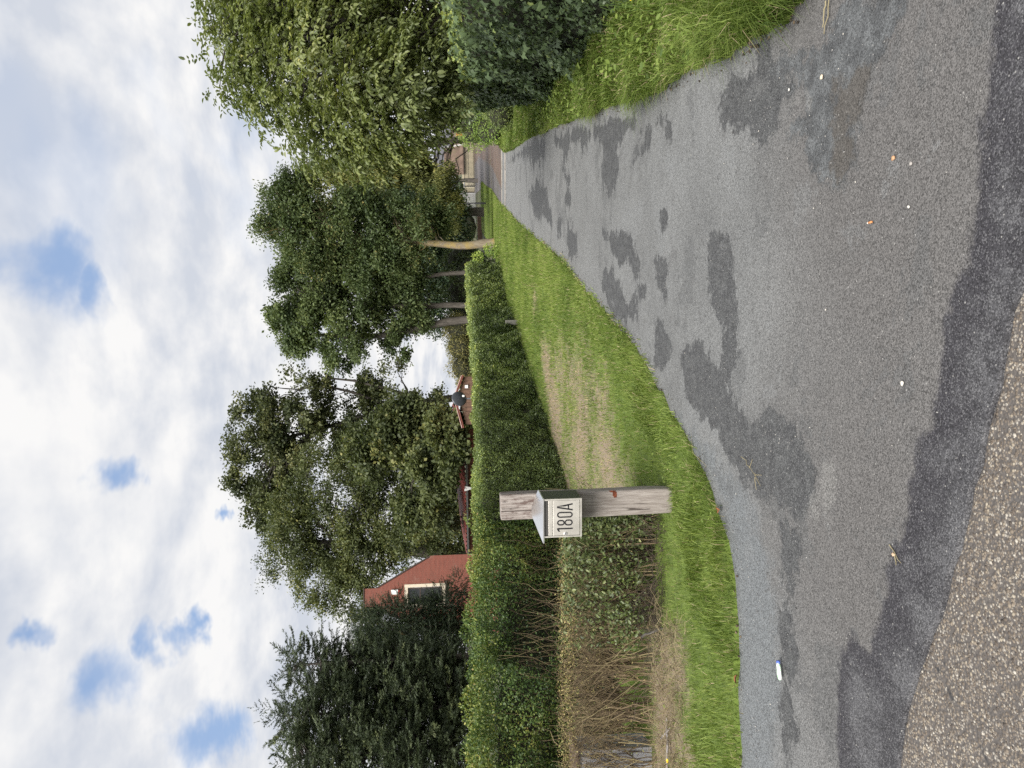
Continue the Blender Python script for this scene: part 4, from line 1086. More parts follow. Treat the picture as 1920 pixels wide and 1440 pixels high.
# --- green broad-leaved shrub at the foot of the post
LAUREL = foliage('laurel_leaves', [(0, (.024, .034, .014)), (.4, (.050, .066, .024)), (.75, (.088, .105, .040)), (1, (.17, .17, .075))], .2, .42, .4)
shrub = empty('green_shrub', (-1.3, 5.8, 0))
tag(shrub, 'green leafed shrub growing below the letterbox beside the post', 'shrub')
inv = Matrix.Translation((1.3, -5.8, 0))
def shrub_points(n_):
    x = -1.0 - 1.15 * rng.random(n_) ** 1.15
    z = rng.uniform(.13, .80, n_)
    y = 5.66 + (-(x + 1.0)) * .13 + rng.random(n_) ** 1.7 * .4 + .06 * fnoise(np.c_[x, x * 0, z], 3.0)
    P = np.c_[x, y, z]
    f = np.clip(1.15 + (x + 1.0) * .75, .1, 1) * np.clip((z - .05) / .25, 0, 1) * np.clip(.75 + .5 * fnoise(P, 2.5), .15, 1)
    return P[rng.random(n_) < f]
P = shrub_points(9000); n_ = len(P)
Nn = np.array([.1, -.75, .45])
me = leaf_mesh('leaves', P, unit(rdir(n_) + np.array([0, -.25, .3])), unit(Nn + .55 * rng.normal(size=(n_, 3))), rng.uniform(.022, .042, n_), rng.uniform(.5, .65, n_), LEAF4, np.clip(rng.normal(.45, .2, n_), 0, 1)); me.transform(inv)
tag(link('leaves', me, LAUREL, shrub), kind='stuff')

def leaf_objects(name, root, org, P, axis, normal, L, asp, shape, mat, nvar=6, tmean=.5, tsd=.22):
    """single leaves as parts of their own, sharing a few meshes"""
    S, tri = shape
    mes = []
    for v in range(nvar):
        a = rng.uniform(asp[0], asp[1])
        q = S.copy(); q[:, 0] *= a; q[:, 2] *= rng.uniform(.6, 1.8)
        me_ = mesh_np(name, q, np.array(tri), 3, {'tint': np.full(len(q), np.clip(rng.normal(tmean, tsd), 0, 1))})
        me_.materials.append(mat); mes.append(me_)
    X_, Y_, Z_ = leaf_frames(axis, normal)
    for k in range(len(P)):
        o_ = bpy.data.objects.new(name, mes[k % nvar])
        mw = Matrix.Identity(4)
        for r_ in range(3):
            mw[r_][0] = X_[k][r_] * L[k]; mw[r_][1] = Y_[k][r_] * L[k]; mw[r_][2] = Z_[k][r_] * L[k]; mw[r_][3] = P[k][r_] - org[r_]
        o_.parent = root
        o_.matrix_local = mw
        C.objects.link(o_)

P = shrub_points(3000)
P = P[P[:, 0] > -1.75]; P[:, 1] = 5.62 + (-(P[:, 0] + 1.0)) * .13 + rng.normal(0, .02, len(P)); P = P[:180]; n_ = len(P)
leaf_objects('leaf', shrub, (-1.3, 5.8, 0), P, unit(rdir(n_) + np.array([0, -.3, .3])), unit(Nn + .5 * rng.normal(size=(n_, 3))), rng.uniform(.030, .046, n_), (.52, .68), LEAF4, LAUREL, 6, .42, .14)
paths, radii = [], []
for k in range(70):
    x = rng.uniform(-2.0, -1.0); b0 = np.array([x, 5.95, 0]); b1 = np.array([x + rng.normal(0, .1), 5.75 + rng.uniform(-.05, .1), rng.uniform(.3, .75)])
    paths.append(bend(b0, b1, 6, 0, .03)); radii.append(np.linspace(.006, .002, 6))
for k in range(150):                                     # tangle of thin dark stalks low down
    x = rng.uniform(-2.3, -1.0); b0 = np.array([x, 5.62 - (x + 1) * .13 + rng.uniform(-.1, .12), rng.uniform(0, .1)])
    b1 = b0 + np.array([rng.normal(0, .22), rng.normal(-.05, .08), rng.uniform(.0, .28)])
    paths.append(bend(b0, b1, 5, -.1, .06)); radii.append(np.linspace(.0026, .0012, 5))
me = tube_mesh('stems', paths, radii, 3); me.transform(inv)
tag(link('stems', me, TWIGD, shrub), kind='stuff')

# --- straw and withered stalks at the foot of the low hedge
STRAWM = twig_mat('straw', [(0, (.10, .072, .042)), (.5, (.21, .162, .092)), (1, (.32, .265, .15))])
paths, radii = [], []
for k in range(600):
    x = rng.uniform(-3.9, -1.75); y = rng.uniform(5.05, 5.72) - (x + 1.7) * .06
    L = rng.uniform(.08, .34); a = rng.random() * 6.28
    b0 = np.array([x, y, .03 + .06 * rng.random()]); b1 = b0 + np.array([math.cos(a) * L, math.sin(a) * L * .6, rng.uniform(-.02, .12)])
    paths.append(bend(b0, b1, 5, -rng.uniform(0, .25), .05)); radii.append(np.linspace(.0024, .0010, 5))
tag(link('straw', tube_mesh('straw', paths, radii, 3), STRAWM), 'withered straw coloured stalks lying at the foot of the bare low hedge', 'straw', kind='stuff')
YELLOW = plain('yellow_petal', (.75, .52, .02), .5, 0, .1)
STALK = plain('flower_stalk', (.09, .15, .03), .6, 0, .1)
def flower(pos, r_, h_, label):
    f = empty('yellow_flower', (pos[0], pos[1], pos[2]))
    tag(f, label, 'flower', 'small yellow flowers')
    bm = bmesh.new()
    for k in range(5):
        a0 = k * 2 * math.pi / 5
        c_ = bm.verts.new((0, 0, h_)); e1 = bm.verts.new((r_ * math.cos(a0 - .5), r_ * math.sin(a0 - .5), h_ + r_ * .35)); e2 = bm.verts.new((1.15 * r_ * math.cos(a0), 1.15 * r_ * math.sin(a0), h_ + r_ * .4)); e3 = bm.verts.new((r_ * math.cos(a0 + .5), r_ * math.sin(a0 + .5), h_ + r_ * .35))
        bm.faces.new((c_, e1, e2, e3))
    pt = from_bm('petals', bm, YELLOW, f); pt.rotation_euler = (.35, .1, random.random() * 3)
    me_ = tube_mesh('stalk', [bend((0, 0, 0), (0, 0, h_), 5, 0, .03)], [np.full(5, .0018)], 4)
    link('stalk', me_, STALK, f)
for k, (x, y, z, d_) in enumerate([(-2.86, 5.42, .02, 'yellow flower among straw below the bare hedge twigs'), (-3.02, 5.28, .02, 'yellow flower on withered stalks, farthest along the straw'), (-3.12, 5.12, .02, 'yellow flower lowest in the straw near the left end')]):
    flower((x, y, z), .014, .10, d_)
for k, (x, y, h_) in enumerate([(3.05, 5.9, .34), (2.98, 5.75, .33), (2.82, 5.45, .33), (2.65, 5.2, .30), (3.0, 5.82, .36)]):
    flower((x, y, .04), .013, h_, ['yellow flower nearest the ivy in the long verge grass', 'small yellow flower second in the row in the verge grass', 'yellow flower in the middle of the verge grass row', 'yellow flower closest to the driveway in the verge grass', 'tallest small yellow flower in the verge grass'][k])

# grey weathered panel half hidden behind the twigs at the left edge
PANEL = plain('weathered_panel_paint', (.36, .36, .38), .7, 0, .12, 7, .001, 50, .3, (.20, .17, .14))
cab = empty('grey_cabinet', (-3.42, 6.2, 0), math.radians(3))
tag(cab, 'pale grey utility cabinet half hidden behind bare twigs', 'cabinet')
boxed('housing', (-.5, .28, 0, .30, 0, .66), PANEL, cab, .008)
boxed('door', (-.46, .24, -.014, -.001, .20, .63), PANEL, cab, .004)
boxed('cap', (-.53, .31, -.035, .33, .662, .69), plain('brown_cap', (.12, .085, .07), .8, 0, .2), cab, .004)
boxed('hinge', (.22, .25, -.022, -.0145, .50, .56), DARKSTEEL, cab)

# grey stake fragments in the straw
GREYWOOD = plain('grey_stick', (.26, .24, .23), .9, 0, .25, 20)
for k, (a, b_, r_, lab) in enumerate([((-2.62, 5.62, .05), (-2.95, 5.5, .09), .011, 'grey weathered stick lying in the straw below bare twigs'), ((-2.66, 5.55, .04), (-2.78, 5.62, .10), .009, 'short grey stick crossing another in the straw'), ((-1.95, 5.70, .05), (-1.98, 5.60, .24), .011, 'pale cut stump of a stem between shrub and bare twigs')]):
    p0 = np.array(a); o_ = link('stick', tube_mesh('stick', [bend(p0 * 0, np.array(b_) - p0, 6, 0, .015)], [np.linspace(r_, r_ * .8, 6)], 7), GREYWOOD); o_.location = a
    tag(o_, lab, 'stick')

# small concrete marker in the long hedge
mk = boxed('marker_post', (-.06, .06, -.05, .05, 0, .34), plain('old_concrete', (.22, .21, .19), .9, 0, .2, 15, .002), None, .01)
mk.location = (1.62, 19.3, 0); tag(mk, 'small grey concrete marker at the foot of the clipped hedge', 'marker')

# --- ivy covered hedge on the right
IVYM = foliage('ivy_leaves', [(0, (.028, .044, .022)), (.4, (.055, .080, .036)), (.7, (.085, .118, .048)), (.85, (.13, .165, .05)), (1, (.20, .225, .05))], .18, .40, .4, gain=.84)
frI = [(5.95, 15.6), (4.85, 12.3), (3.90, 9.2), (3.40, 7.1), (3.25, 6.2), (3.4, 5.3)]
hI = lambda s_, p: np.interp(p[:, 1], [5, 6.6, 9, 12, 16], [1.62, 1.62, 1.50, 1.36, 1.28])
ivy = empty('ivy_hedge', (4.1, 9.4, 0))
tag(ivy, 'dense dark ivy hedge with bright new leaves along its top, right of the driveway', 'hedge')
inv = Matrix.Translation((-4.1, -9.4, 0))
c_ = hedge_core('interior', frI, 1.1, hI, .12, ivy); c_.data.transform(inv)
P, N, s_ = hedge_points(frI, 1.1, hI, 24000, .10, .10, .22)
vis = N[:, 0] < .8
P, N = P[vis], N[vis]; n_ = len(P); d = np.linalg.norm(P[:, :2], axis=1)
hh_ = P[:, 2] / 1.5
def ivy_frames(P, N):
    n_ = len(P)
    return unit(np.array([0, 0, -1.]) + .55 * rng.normal(size=(n_, 3)) + N * .35), unit(N + np.array([0, 0, .55]) + .38 * rng.normal(size=(n_, 3)))
ax_i, nm_i = ivy_frames(P, N)
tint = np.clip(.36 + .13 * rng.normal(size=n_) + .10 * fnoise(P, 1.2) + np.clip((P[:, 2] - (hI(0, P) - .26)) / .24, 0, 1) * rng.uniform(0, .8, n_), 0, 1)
tint = np.where(rng.random(n_) < .03, .85, tint)
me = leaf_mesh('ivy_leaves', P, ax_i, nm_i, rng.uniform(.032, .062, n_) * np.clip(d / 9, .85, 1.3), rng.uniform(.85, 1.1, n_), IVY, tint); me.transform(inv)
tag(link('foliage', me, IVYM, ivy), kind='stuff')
P, N, s_ = hedge_points(frI, 1.1, hI, 6000, .02, .10, .0)
k = (np.abs(N[:, 2]) < .5) & (P[:, 1] < 9.5) & in_view(P, -.01) & (N[:, 0] < .3) & (P[:, 2] > .1)
P, N = P[k][:300], N[k][:300]; n_ = len(P); a_, m_ = ivy_frames(P, N)
leaf_objects('leaf', ivy, (4.1, 9.4, 0), P + N * .035, a_, m_, rng.uniform(.055, .085, n_), (.9, 1.1), IVY, IVYM, 8, .42, .16)

# --- small clipped bush and pale shrub at the far end of the ivy
def bush(name, label, blobs_, n_, size, mat, shape=LEAF2, core=.72, tmean=.45, stem_h=None, droop=.0, asp=.55):
    b0 = np.array(blobs_)
    base = np.array([b0[:, 0].mean(), b0[:, 1].mean(), gz(b0[:, 1].mean())])
    root = empty(name, base)
    tag(root, label, 'shrub')
    w_ = (b0[:, 3] * b0[:, 5]); w_ = w_ / w_.sum()
    i = rng.choice(len(b0), n_, p=w_)
    dd = rdir(n_); rad = rng.uniform(.72, 1.04, n_)
    P = b0[i, :3] + dd * b0[i, 3:] * (rad * (1 + .14 * fnoise(b0[i, :3] + dd * b0[i, 3:], 1.5)))[:, None]
    P[:, 2] = np.maximum(P[:, 2], base[2] + .03)
    me_ = leaf_mesh('foliage', P, unit(rdir(n_) + dd * .4 + np.array([0, 0, -droop])), unit(dd + .7 * rng.normal(size=(n_, 3)) + np.array([0, 0, .4])), rng.uniform(.7, 1.3, n_) * size, asp, shape, np.clip(tmean + .16 * rng.normal(size=n_) + .12 * fnoise(P, 1.5), 0, 1))
    me_.transform(Matrix.Translation(-Vector(base)))
    tag(link('foliage', me_, mat, root), kind='stuff')
    bm = bmesh.new()
    for b_ in b0:
        r_ = bmesh.ops.create_icosphere(bm, subdivisions=2, radius=1.0)
        for v in r_['verts']:
            v.co = Vector((b_[0] - base[0] + v.co.x * b_[3] * core, b_[1] - base[1] + v.co.y * b_[4] * core, max(b_[2] - base[2] + v.co.z * b_[5] * core, 0)))
    tag(from_bm('interior', bm, CORE, root, True), kind='stuff')
    return root
PALEGREEN = foliage('pale_green_leaves', [(0, (.05, .085, .02)), (.5, (.12, .18, .04)), (1, (.24, .28, .06))], .3, .5)
bush('round_bush', 'small clipped round bush at the far end of the ivy hedge', [(6.95, 19.0, .35, .42, .42, .42), (7.25, 19.4, .4, .42, .42, .45)], 5200, .035, BOXLEAF, tmean=.52)
bush('pale_shrub', 'light green feathery shrub leaning over the drive beyond the round bush', [(8.6, 24.5, .85, .75, .7, .72), (8.3, 24.0, .45, .55, .5, .5), (9.3, 25.2, 1.0, .8, .8, .9), (8.1, 23.6, .25, .35, .4, .3)], 9000, .075, PALEGREEN, droop=.7, asp=.3, tmean=.5)
bush('dark_leafy_shrub', 'dark leafy shrub between the ivy and the walnut tree', [(7.6, 17.5, .9, .8, .8, .8), (7.9, 19.5, 1.2, .8, .8, .9), (9.4, 21., 1.3, 1.2, 1., 1.2)], 5200, .09, IVYM, shape=LEAF4, tmean=.4)
bush('yellowing_sapling', 'small sapling with yellow leaves at the end of the clipped hedge', [(4.75, 26.1, .3, .28, .28, .3), (4.55, 26.3, .8, .22, .22, .2)], 700, .07, PALEGREEN, core=.2, tmean=.7)

# ================================================================== TREES
def tree(name, label, blobs_, base, trunks, mat, barkm, n_cl, per, cl_r, size, asp=.6, shape=LEAF2, limbs=60, tmean=.45, droop=.3, rmin=.35, group=None, hollow=1.0, tr_r=.12, lf=None):
    b0 = np.array(blobs_)
    base = np.array(base, float)
    root = empty(name, base)
    tag(root, label, 'tree', group)
    inv_ = Matrix.Translation(-Vector(base))
    w_ = (b0[:, 3] * b0[:, 5]) ** .85; w_ /= w_.sum()
    # boughs on and inside the crown masses, leaf clusters over each bough, leaves round each cluster
    n_bo = max(12, n_cl // 12)
    i = rng.choice(len(b0), n_bo, p=w_)
    d0 = rdir(n_bo)
    rad = rmin + (.98 - rmin) * rng.random(n_bo) ** .5
    S = b0[i, :3] + d0 * b0[i, 3:]
    bo = b0[i, :3] + d0 * b0[i, 3:] * (rad * (1 + .16 * fnoise(S, .9) + .10 * rng.normal(size=n_bo)))[:, None]
    br = np.minimum(b0[i, 3], b0[i, 5]) * rng.uniform(.16, .56, n_bo)
    bi = rng.integers(0, n_bo, n_cl)
    d1 = unit(rng.normal(size=(n_cl, 3)) + d0[bi] * .5 + np.array([0, 0, .35]))
    cc = bo[bi] + d1 * (br[bi] * rng.uniform(.45, 1.08, n_cl))[:, None] * np.array([1.1, 1.1, .8])
    dd = unit(d0[bi] * .6 + d1)
    btint = .15 * rng.normal(size=n_bo)
    n_ = n_cl * per
    ci = np.repeat(np.arange(n_cl), per)
    rr = cl_r * .55 * rng.uniform(.6, 1.5, n_cl)
    P = cc[ci] + np.clip(rng.normal(size=(n_, 3)), -1.7, 1.7) * rr[ci][:, None] * np.array([.8, .8, .55])
    ax_ = unit(dd[ci] * .5 + rdir(n_) * .9 + np.array([0, 0, -droop]))
    nm = unit(np.array([0, 0, .8]) + dd[ci] * .6 + .7 * rng.normal(size=(n_, 3)))
    tint = np.clip(tmean + .12 * rng.normal(size=n_) + (btint[bi] + .08 * rng.normal(size=n_cl))[ci], 0, 1)
    inner = (1.0 - rad)[bi][ci]
    me_ = leaf_mesh('crown', P, ax_, nm, rng.uniform(.7, 1.3, n_) * size * (1.05 + .9 * inner), asp, shape, tint)
    me_.transform(inv_)
    tag(link('crown', me_, mat, root), kind='stuff')
    # trunks
    paths, radii, spine = [], [], []
    for tp in trunks:
        q = chaikin(np.array([t_[:3] for t_ in tp]), 2); r_ = np.interp(np.linspace(0, 1, len(q)), np.linspace(0, 1, len(tp)), [t_[3] for t_ in tp])
        paths.append(q + np.c_[.02 * np.sin(q[:, 2] * 3 + 1), .0 * q[:, 1], 0 * q[:, 2]]); radii.append(r_); spine.append(q)
    V, F, T = tubes_arrays(paths, radii, 9)
    mt_ = mesh_np('trunk', V, F, 4, {'tint': T}, True); mt_.transform(inv_)
    link('trunk', mt_, barkm, root)
    if limbs:
        paths, radii = [], []
        sel = rng.choice(n_cl, min(limbs, n_cl), replace=False)
        sp_all = np.concatenate(spine)
        for k in sel:
            c_ = cc[k]
            low_ = sp_all[sp_all[:, 2] < c_[2] - .1 * abs(c_[2])]
            if len(low_) == 0: low_ = sp_all
            j = np.argmin(np.linalg.norm((low_ - c_) * np.array([1, 1, .8]), axis=1) + .3 * rng.random(len(low_)))
            L = np.linalg.norm(c_ - low_[j])
            paths.append(bend(low_[j], c_, 7, 0, .035, .06)); radii.append(np.linspace(min(tr_r * .5, .018 * L + .012), .008, 7))
        V, F, T = tubes_arrays(paths, radii, 5)
        ml = mesh_np('limbs', V, F, 4, {'tint': T}, True); ml.transform(inv_)
        tag(link('limbs', ml, barkm, root), kind='stuff')
    return root

BARK_G = bark('grey_bark', (.055, .048, .04), (.115, .10, .085))
BARK_L = bark('lichen_bark', (.16, .125, .085), (.26, .22, .16), (.30, .22, .07))
BARK_D = bark('dark_bark', (.04, .034, .028), (.08, .07, .058))
OAKM = foliage('oak_leaves', [(0, (.026, .040, .016)), (.4, (.055, .076, .030)), (.75, (.092, .118, .044)), (1, (.15, .17, .06))], .32, gain=0.86)
ASHM = foliage('ash_leaves', [(0, (.022, .035, .014)), (.4, (.05, .072, .026)), (.75, (.09, .115, .042)), (1, (.20, .17, .06))], .30, gain=0.82)
ALDERM = foliage('alder_leaves', [(0, (.022, .030, .014)), (.4, (.048, .058, .024)), (.75, (.085, .095, .038)), (1, (.15, .145, .055))], .28, gain=0.82)
WILLOWM = foliage('willow_leaves', [(0, (.026, .036, .016)), (.4, (.058, .072, .028)), (.75, (.10, .115, .042)), (1, (.19, .18, .06))], .30, gain=0.78)
OLIVEM = foliage('olive_green_leaves', [(0, (.035, .042, .014)), (.5, (.09, .10, .03)), (1, (.20, .19, .055))], .30, gain=0.85)
DARKM = foliage('dark_evergreen_leaves', [(0, (.010, .018, .010)), (.5, (.022, .036, .018)), (1, (.05, .07, .03))], .15)
WALNUTM = foliage('walnut_leaves', [(0, (.055, .070, .028)), (.35, (.100, .122, .045)), (.7, (.150, .168, .062)), (.95, (.20, .21, .08)), (1, (.42, .30, .05))], .40, .42, .5, gain=.88)

def z0(y): return float(gz(y))
def scaled(tr, k): return [[(a * k, b_ * k, EYE + (c_ - EYE) * k, r_ * k) for a, b_, c_, r_ in q] for q in tr]
tree('alder_tree', 'tall open crowned alder standing behind the red roofs', ALDER, (-.7, 50, -1.0), scaled([[(-.6, 44, -1.1, .26), (-.8, 44, 3, .22), (-1.4, 44, 6, .17), (-2.2, 44, 9, .11), (-3.0, 44, 12.5, .05)], [(-.9, 44, 3.6, .13), (-.3, 43.8, 5.2, .10), (.4, 43.8, 7.5, .07), (.7, 43.9, 9.9, .03)], [(-1.2, 44, 5.5, .12), (-.2, 44.2, 8, .08), (.3, 44, 10, .04)]], 50 / 44),
     ALDERM, BARK_D, 2100, 24, .55, .14, .8, tmean=.45, limbs=90, tr_r=.16, rmin=.25)
tree('willow_tree', 'broad olive green tree directly behind the brick gable', WILLOW, (-10.6, 46, -.8), scaled([[(-9.2, 40, -1.1, .5), (-9., 40, 3, .42), (-8.6, 40, 6, .3), (-8.2, 40, 10, .12)]], 46 / 40),
     WILLOWM, BARK_D, 3300, 25, .58, .14, .5, tmean=.46, limbs=60, tr_r=.3, rmin=.3)
tree('rounded_tree', 'round leafy tree leaning over the low red tiled roof', BUSH_ROOF, (-2.9, 28.6, z0(28.6)), [[(-2.9, 28.6, -.2, .16), (-2.9, 28.4, 1.5, .13), (-2.8, 28.3, 3, .08)]],
     WILLOWM, BARK_D, 1900, 24, .36, .11, .75, tmean=.44, limbs=40)
tree('oak_tree', 'leafy green oak rising behind the middle of the clipped hedge', OAK, (4.0, 39, z0(39)), [[(3.5, 39, -.6, .26), (3.5, 39, 1.4, .22), (3.1, 39, 3.4, .18), (2.6, 39, 6, .14), (2.8, 39, 9, .07)], [(4.25, 39, -.6, .20), (4.25, 39, 1.5, .16), (4.2, 39, 3.5, .14), (4.4, 39, 7, .09), (4.3, 39, 10, .04)]],
     OAKM, BARK_G, 2500, 26, .48, .12, .62, tmean=.47, limbs=90, tr_r=.2, rmin=.22)
tree('ash_tree', 'tall tree with a pale lichen covered trunk at the end of the lawn', ASH, (7.07, 36.7, z0(36.7)), [[(7.07, 36.7, -.5, .30), (7.05, 36.7, -.1, .235), (6.95, 36.7, 1.0, .20), (7.0, 36.7, 2.2, .17), (7.15, 36.7, 3.4, .145), (7.1, 36.7, 5.0, .12), (7.6, 36.8, 8, .08), (8.0, 36.8, 10.5, .03)]],
     ASHM, BARK_L, 2600, 26, .48, .115, .5, tmean=.45, limbs=80, tr_r=.2, rmin=.22)
tree('slim_tree', 'slender grey stemmed tree behind the end of the clipped hedge', [(6.1, 38.5, 4.6, 1.3, 1.0, 1.2), (6.2, 38.5, 6.4, 1.2, 1., 1.4)], (5.9, 38.5, z0(38.5)), [[(5.95, 38.5, -.6, .14), (5.9, 38.5, 1.5, .12), (5.6, 38.5, 4, .09), (5.8, 38.5, 6.5, .04)]],
     ASHM, BARK_G, 380, 22, .45, .12, .5, limbs=20)
tree('weeping_tree', 'olive green drooping tree behind the walnut', OLIVE, (18.2, 54, z0(54)), [[(18.2, 54, -1.1, .3), (17.8, 54, 3, .24), (16.2, 53, 8, .12)]],
     OLIVEM, BARK_D, 1500, 24, .6, .17, .4, droop=1.1, limbs=30)
for k, (sl, lab) in enumerate([(slice(0, 2), 'dark evergreen filling the gap above the far gate'), (slice(2, 5), 'dark evergreen behind the lichen covered trunk'), (slice(5, 6), 'low dark evergreen behind the lichen covered trunk and the undergrowth')]):
    bl = DARKTREE[sl]; bx_ = float(np.mean([b_[0] for b_ in bl]))
    tree('evergreen_tree', lab, bl, (bx_, 64, -1.0), [[(bx_, 64, -1.1, .3), (bx_, 64, 4, .2), (bx_, 64, 6, .1)]], DARKM, BARK_D, [900, 900, 500][k], 24, .7, .22, .45, limbs=12, rmin=.2)
# far twin trunks beside the gate
for k, (x, y, r_, lab) in enumerate([(24.7, 95.5, .30, 'bare trunk nearest the far gate post'), (25.9, 94.5, .24, 'thinner trunk right beside the far gate'), (22.2, 80., .2, 'dark trunk in front of the white fence')]):
    tree('far_tree', lab, [(x - .5, y, 5.6, 2.4, 2., 1.8), (x + .8, y, 7.4, 2.6, 2, 2.0)], (x, y, -1.0), [[(x, y, -1.1, r_ * 1.25), (x, y, 1.2, r_), (x + .2, y, 4, r_ * .8), (x, y, 7, r_ * .3)]], ASHM, BARK_G, 420, 20, .8, .26, .5, limbs=14)

# --- walnut overhanging the right edge: pinnate leaves on drooping stalks
def walnut():
    base = np.array([5.75, 11.6, 0.])
    root = empty('walnut_tree', base)
    tag(root, 'large leaved walnut tree overhanging the drive on the right', 'tree')
    inv_ = Matrix.Translation(-Vector(base))
    b0 = np.array(WALNUT)
    n_cl = 9200
    w_ = (b0[:, 3] * b0[:, 5]) ** 1.05; w_ /= w_.sum()
    i = rng.choice(len(b0), n_cl, p=w_)
    dd = rdir(n_cl)
    S = b0[i, :3] + dd * b0[i, 3:]
    rad = .35 + .68 * rng.random(n_cl) ** .5
    cc = b0[i, :3] + dd * b0[i, 3:] * (rad * (1 + .15 * fnoise(S, 1.3) + .12 * fnoise(S + 5, 3.2)))[:, None]
    dirs = unit(dd * np.array([1, 1, .4]) + .35 * rng.normal(size=(n_cl, 3)) + np.array([0, 0, -.28]))
    side = unit(np.cross(dirs, np.array([0, 0, 1.])) + 1e-4); upv = np.cross(side, dirs)
    Ps, As, Ns, Ls, Ts = [], [], [], [], []
    ctint = .42 + .15 * rng.normal(size=n_cl) + .10 * fnoise(cc, 1.0)
    Lr = rng.uniform(.15, .26, n_cl)
    for k, (tpos, sd_) in enumerate([(1., 0), (.78, 1), (.75, -1), (.5, 1), (.47, -1), (.24, 1), (.2, -1)]):
        sag = -.10 * tpos ** 2 * Lr
        Ps.append(cc + dirs * (tpos * Lr)[:, None] + np.c_[np.zeros((n_cl, 2)), sag])
        As.append(unit(dirs * (1.0 if sd_ == 0 else .55) + side * sd_ * .85 + .22 * rng.normal(size=(n_cl, 3)) + np.array([0, 0, -.30])))
        Ns.append(unit(upv + .35 * rng.normal(size=(n_cl, 3)) + np.array([0, 0, .3])))
        Ls.append(rng.uniform(.052, .095, n_cl) * (1.15 if sd_ == 0 else 1.0))
        Ts.append(np.clip(ctint + .09 * rng.normal(size=n_cl), 0, .96))
    P = np.concatenate(Ps); A = np.concatenate(As); N = np.concatenate(Ns); L = np.concatenate(Ls); T = np.concatenate(Ts)
    T = np.where(rng.random(len(T)) < .0003, 1.0, T)
    me_ = leaf_mesh('crown', P, A, N, L, .5, LEAF3, T); me_.transform(inv_)
    tag(link('crown', me_, WALNUTM, root), kind='stuff')
    # the leaves that show largest, each its own part
    ctr = b0[:, :3].mean(0)
    dist = np.linalg.norm(P - np.array([0, 0, EYE]), axis=1)
    cand = np.where(in_view(P, -.02))[0]
    sel = cand[np.argsort(dist[cand])[:2600]]; sel = rng.choice(sel, 300, replace=False)
    n_ = 300
    tow = unit(np.array([0, 0, EYE]) - P[sel])
    leaf_objects('leaf', root, base, P[sel] + tow * .03 + .02 * rng.normal(size=(n_, 3)), unit(A[sel] + .3 * rng.normal(size=(n_, 3))), unit(N[sel] + .4 * rng.normal(size=(n_, 3))), L[sel] * 1.1, (.46, .56), LEAF4, WALNUTM, 8, .44, .12)
    # trunk, limbs and leaf-bearing twigs
    trunk = [np.array([(5.75, 11.6, -.05), (5.72, 11.55, .8), (5.6, 11.4, 1.6), (5.5, 11.2, 2.6), (5.6, 11.1, 3.8), (5.8, 11.1, 5.0)])]
    V, F, T_ = tubes_arrays([chaikin(trunk[0], 2)], [np.linspace(.15, .03, len(chaikin(trunk[0], 2)))], 10)
    mt_ = mesh_np('trunk', V, F, 4, {'tint': T_}, True); mt_.transform(inv_); link('trunk', mt_, BARK_G, root)
    paths, radii = [], []
    spn = chaikin(trunk[0], 3)
    for k in rng.choice(n_cl, 260, replace=False):
        c_ = cc[k]; lo = spn[spn[:, 2] < max(c_[2] - .2, 1.0)]; lo = lo if len(lo) else spn[:3]
        j = rng.integers(max(0, len(lo) - 12), len(lo))
        paths.append(bend(lo[j], c_, 7, 0, .03, .10)); radii.append(np.linspace(.022, .005, 7))
    V, F, T_ = tubes_arrays(paths, radii, 5)
    ml = mesh_np('limbs', V, F, 4, {'tint': T_}, True); ml.transform(inv_); tag(link('limbs', ml, BARK_D, root), kind='stuff')
walnut()

# --- conifers at the left
NEEDLE = foliage('spruce_needles', [(0, (.014, .021, .012)), (.5, (.034, .046, .024)), (.85, (.06, .076, .036)), (1, (.10, .115, .05))], .12, .5, .3, gain=.8)
YEWM = foliage('yew_needles', [(0, (.010, .016, .010)), (.5, (.022, .032, .016)), (.9, (.042, .058, .024)), (1, (.20, .05, .02))], .12, .5, .3)
def sprig_arrays(P, D_, L, nn=13, nl=.05, nw=.011, tint=None):
    """bottle-brush shoots: needles round a short axis"""
    n_ = len(P)
    A, B = frame_of(D_)
    t_ = (np.arange(nn) + .5) / nn
    ph = rng.random((n_, nn)) * 6.28
    base = P[:, None] + D_[:, None] * (t_[None, :, None] * L[:, None, None])
    rad_ = A[:, None] * np.cos(ph)[..., None] + B[:, None] * np.sin(ph)[..., None]
    nd = unit(rad_ * .85 + D_[:, None] * .75)
    nd[:, -1] = D_
    ln = nl * rng.uniform(.8, 1.25, (n_, nn))[..., None]
    sd_ = unit(np.cross(nd, rdir(n_)[:, None])) * nw * .5
    V = np.stack([base - sd_, base + sd_, base + nd * ln], 2)
    F = np.arange(n_ * nn * 3).reshape(-1, 3)
    return V.reshape(-1, 3), F, np.repeat(tint, nn * 3)

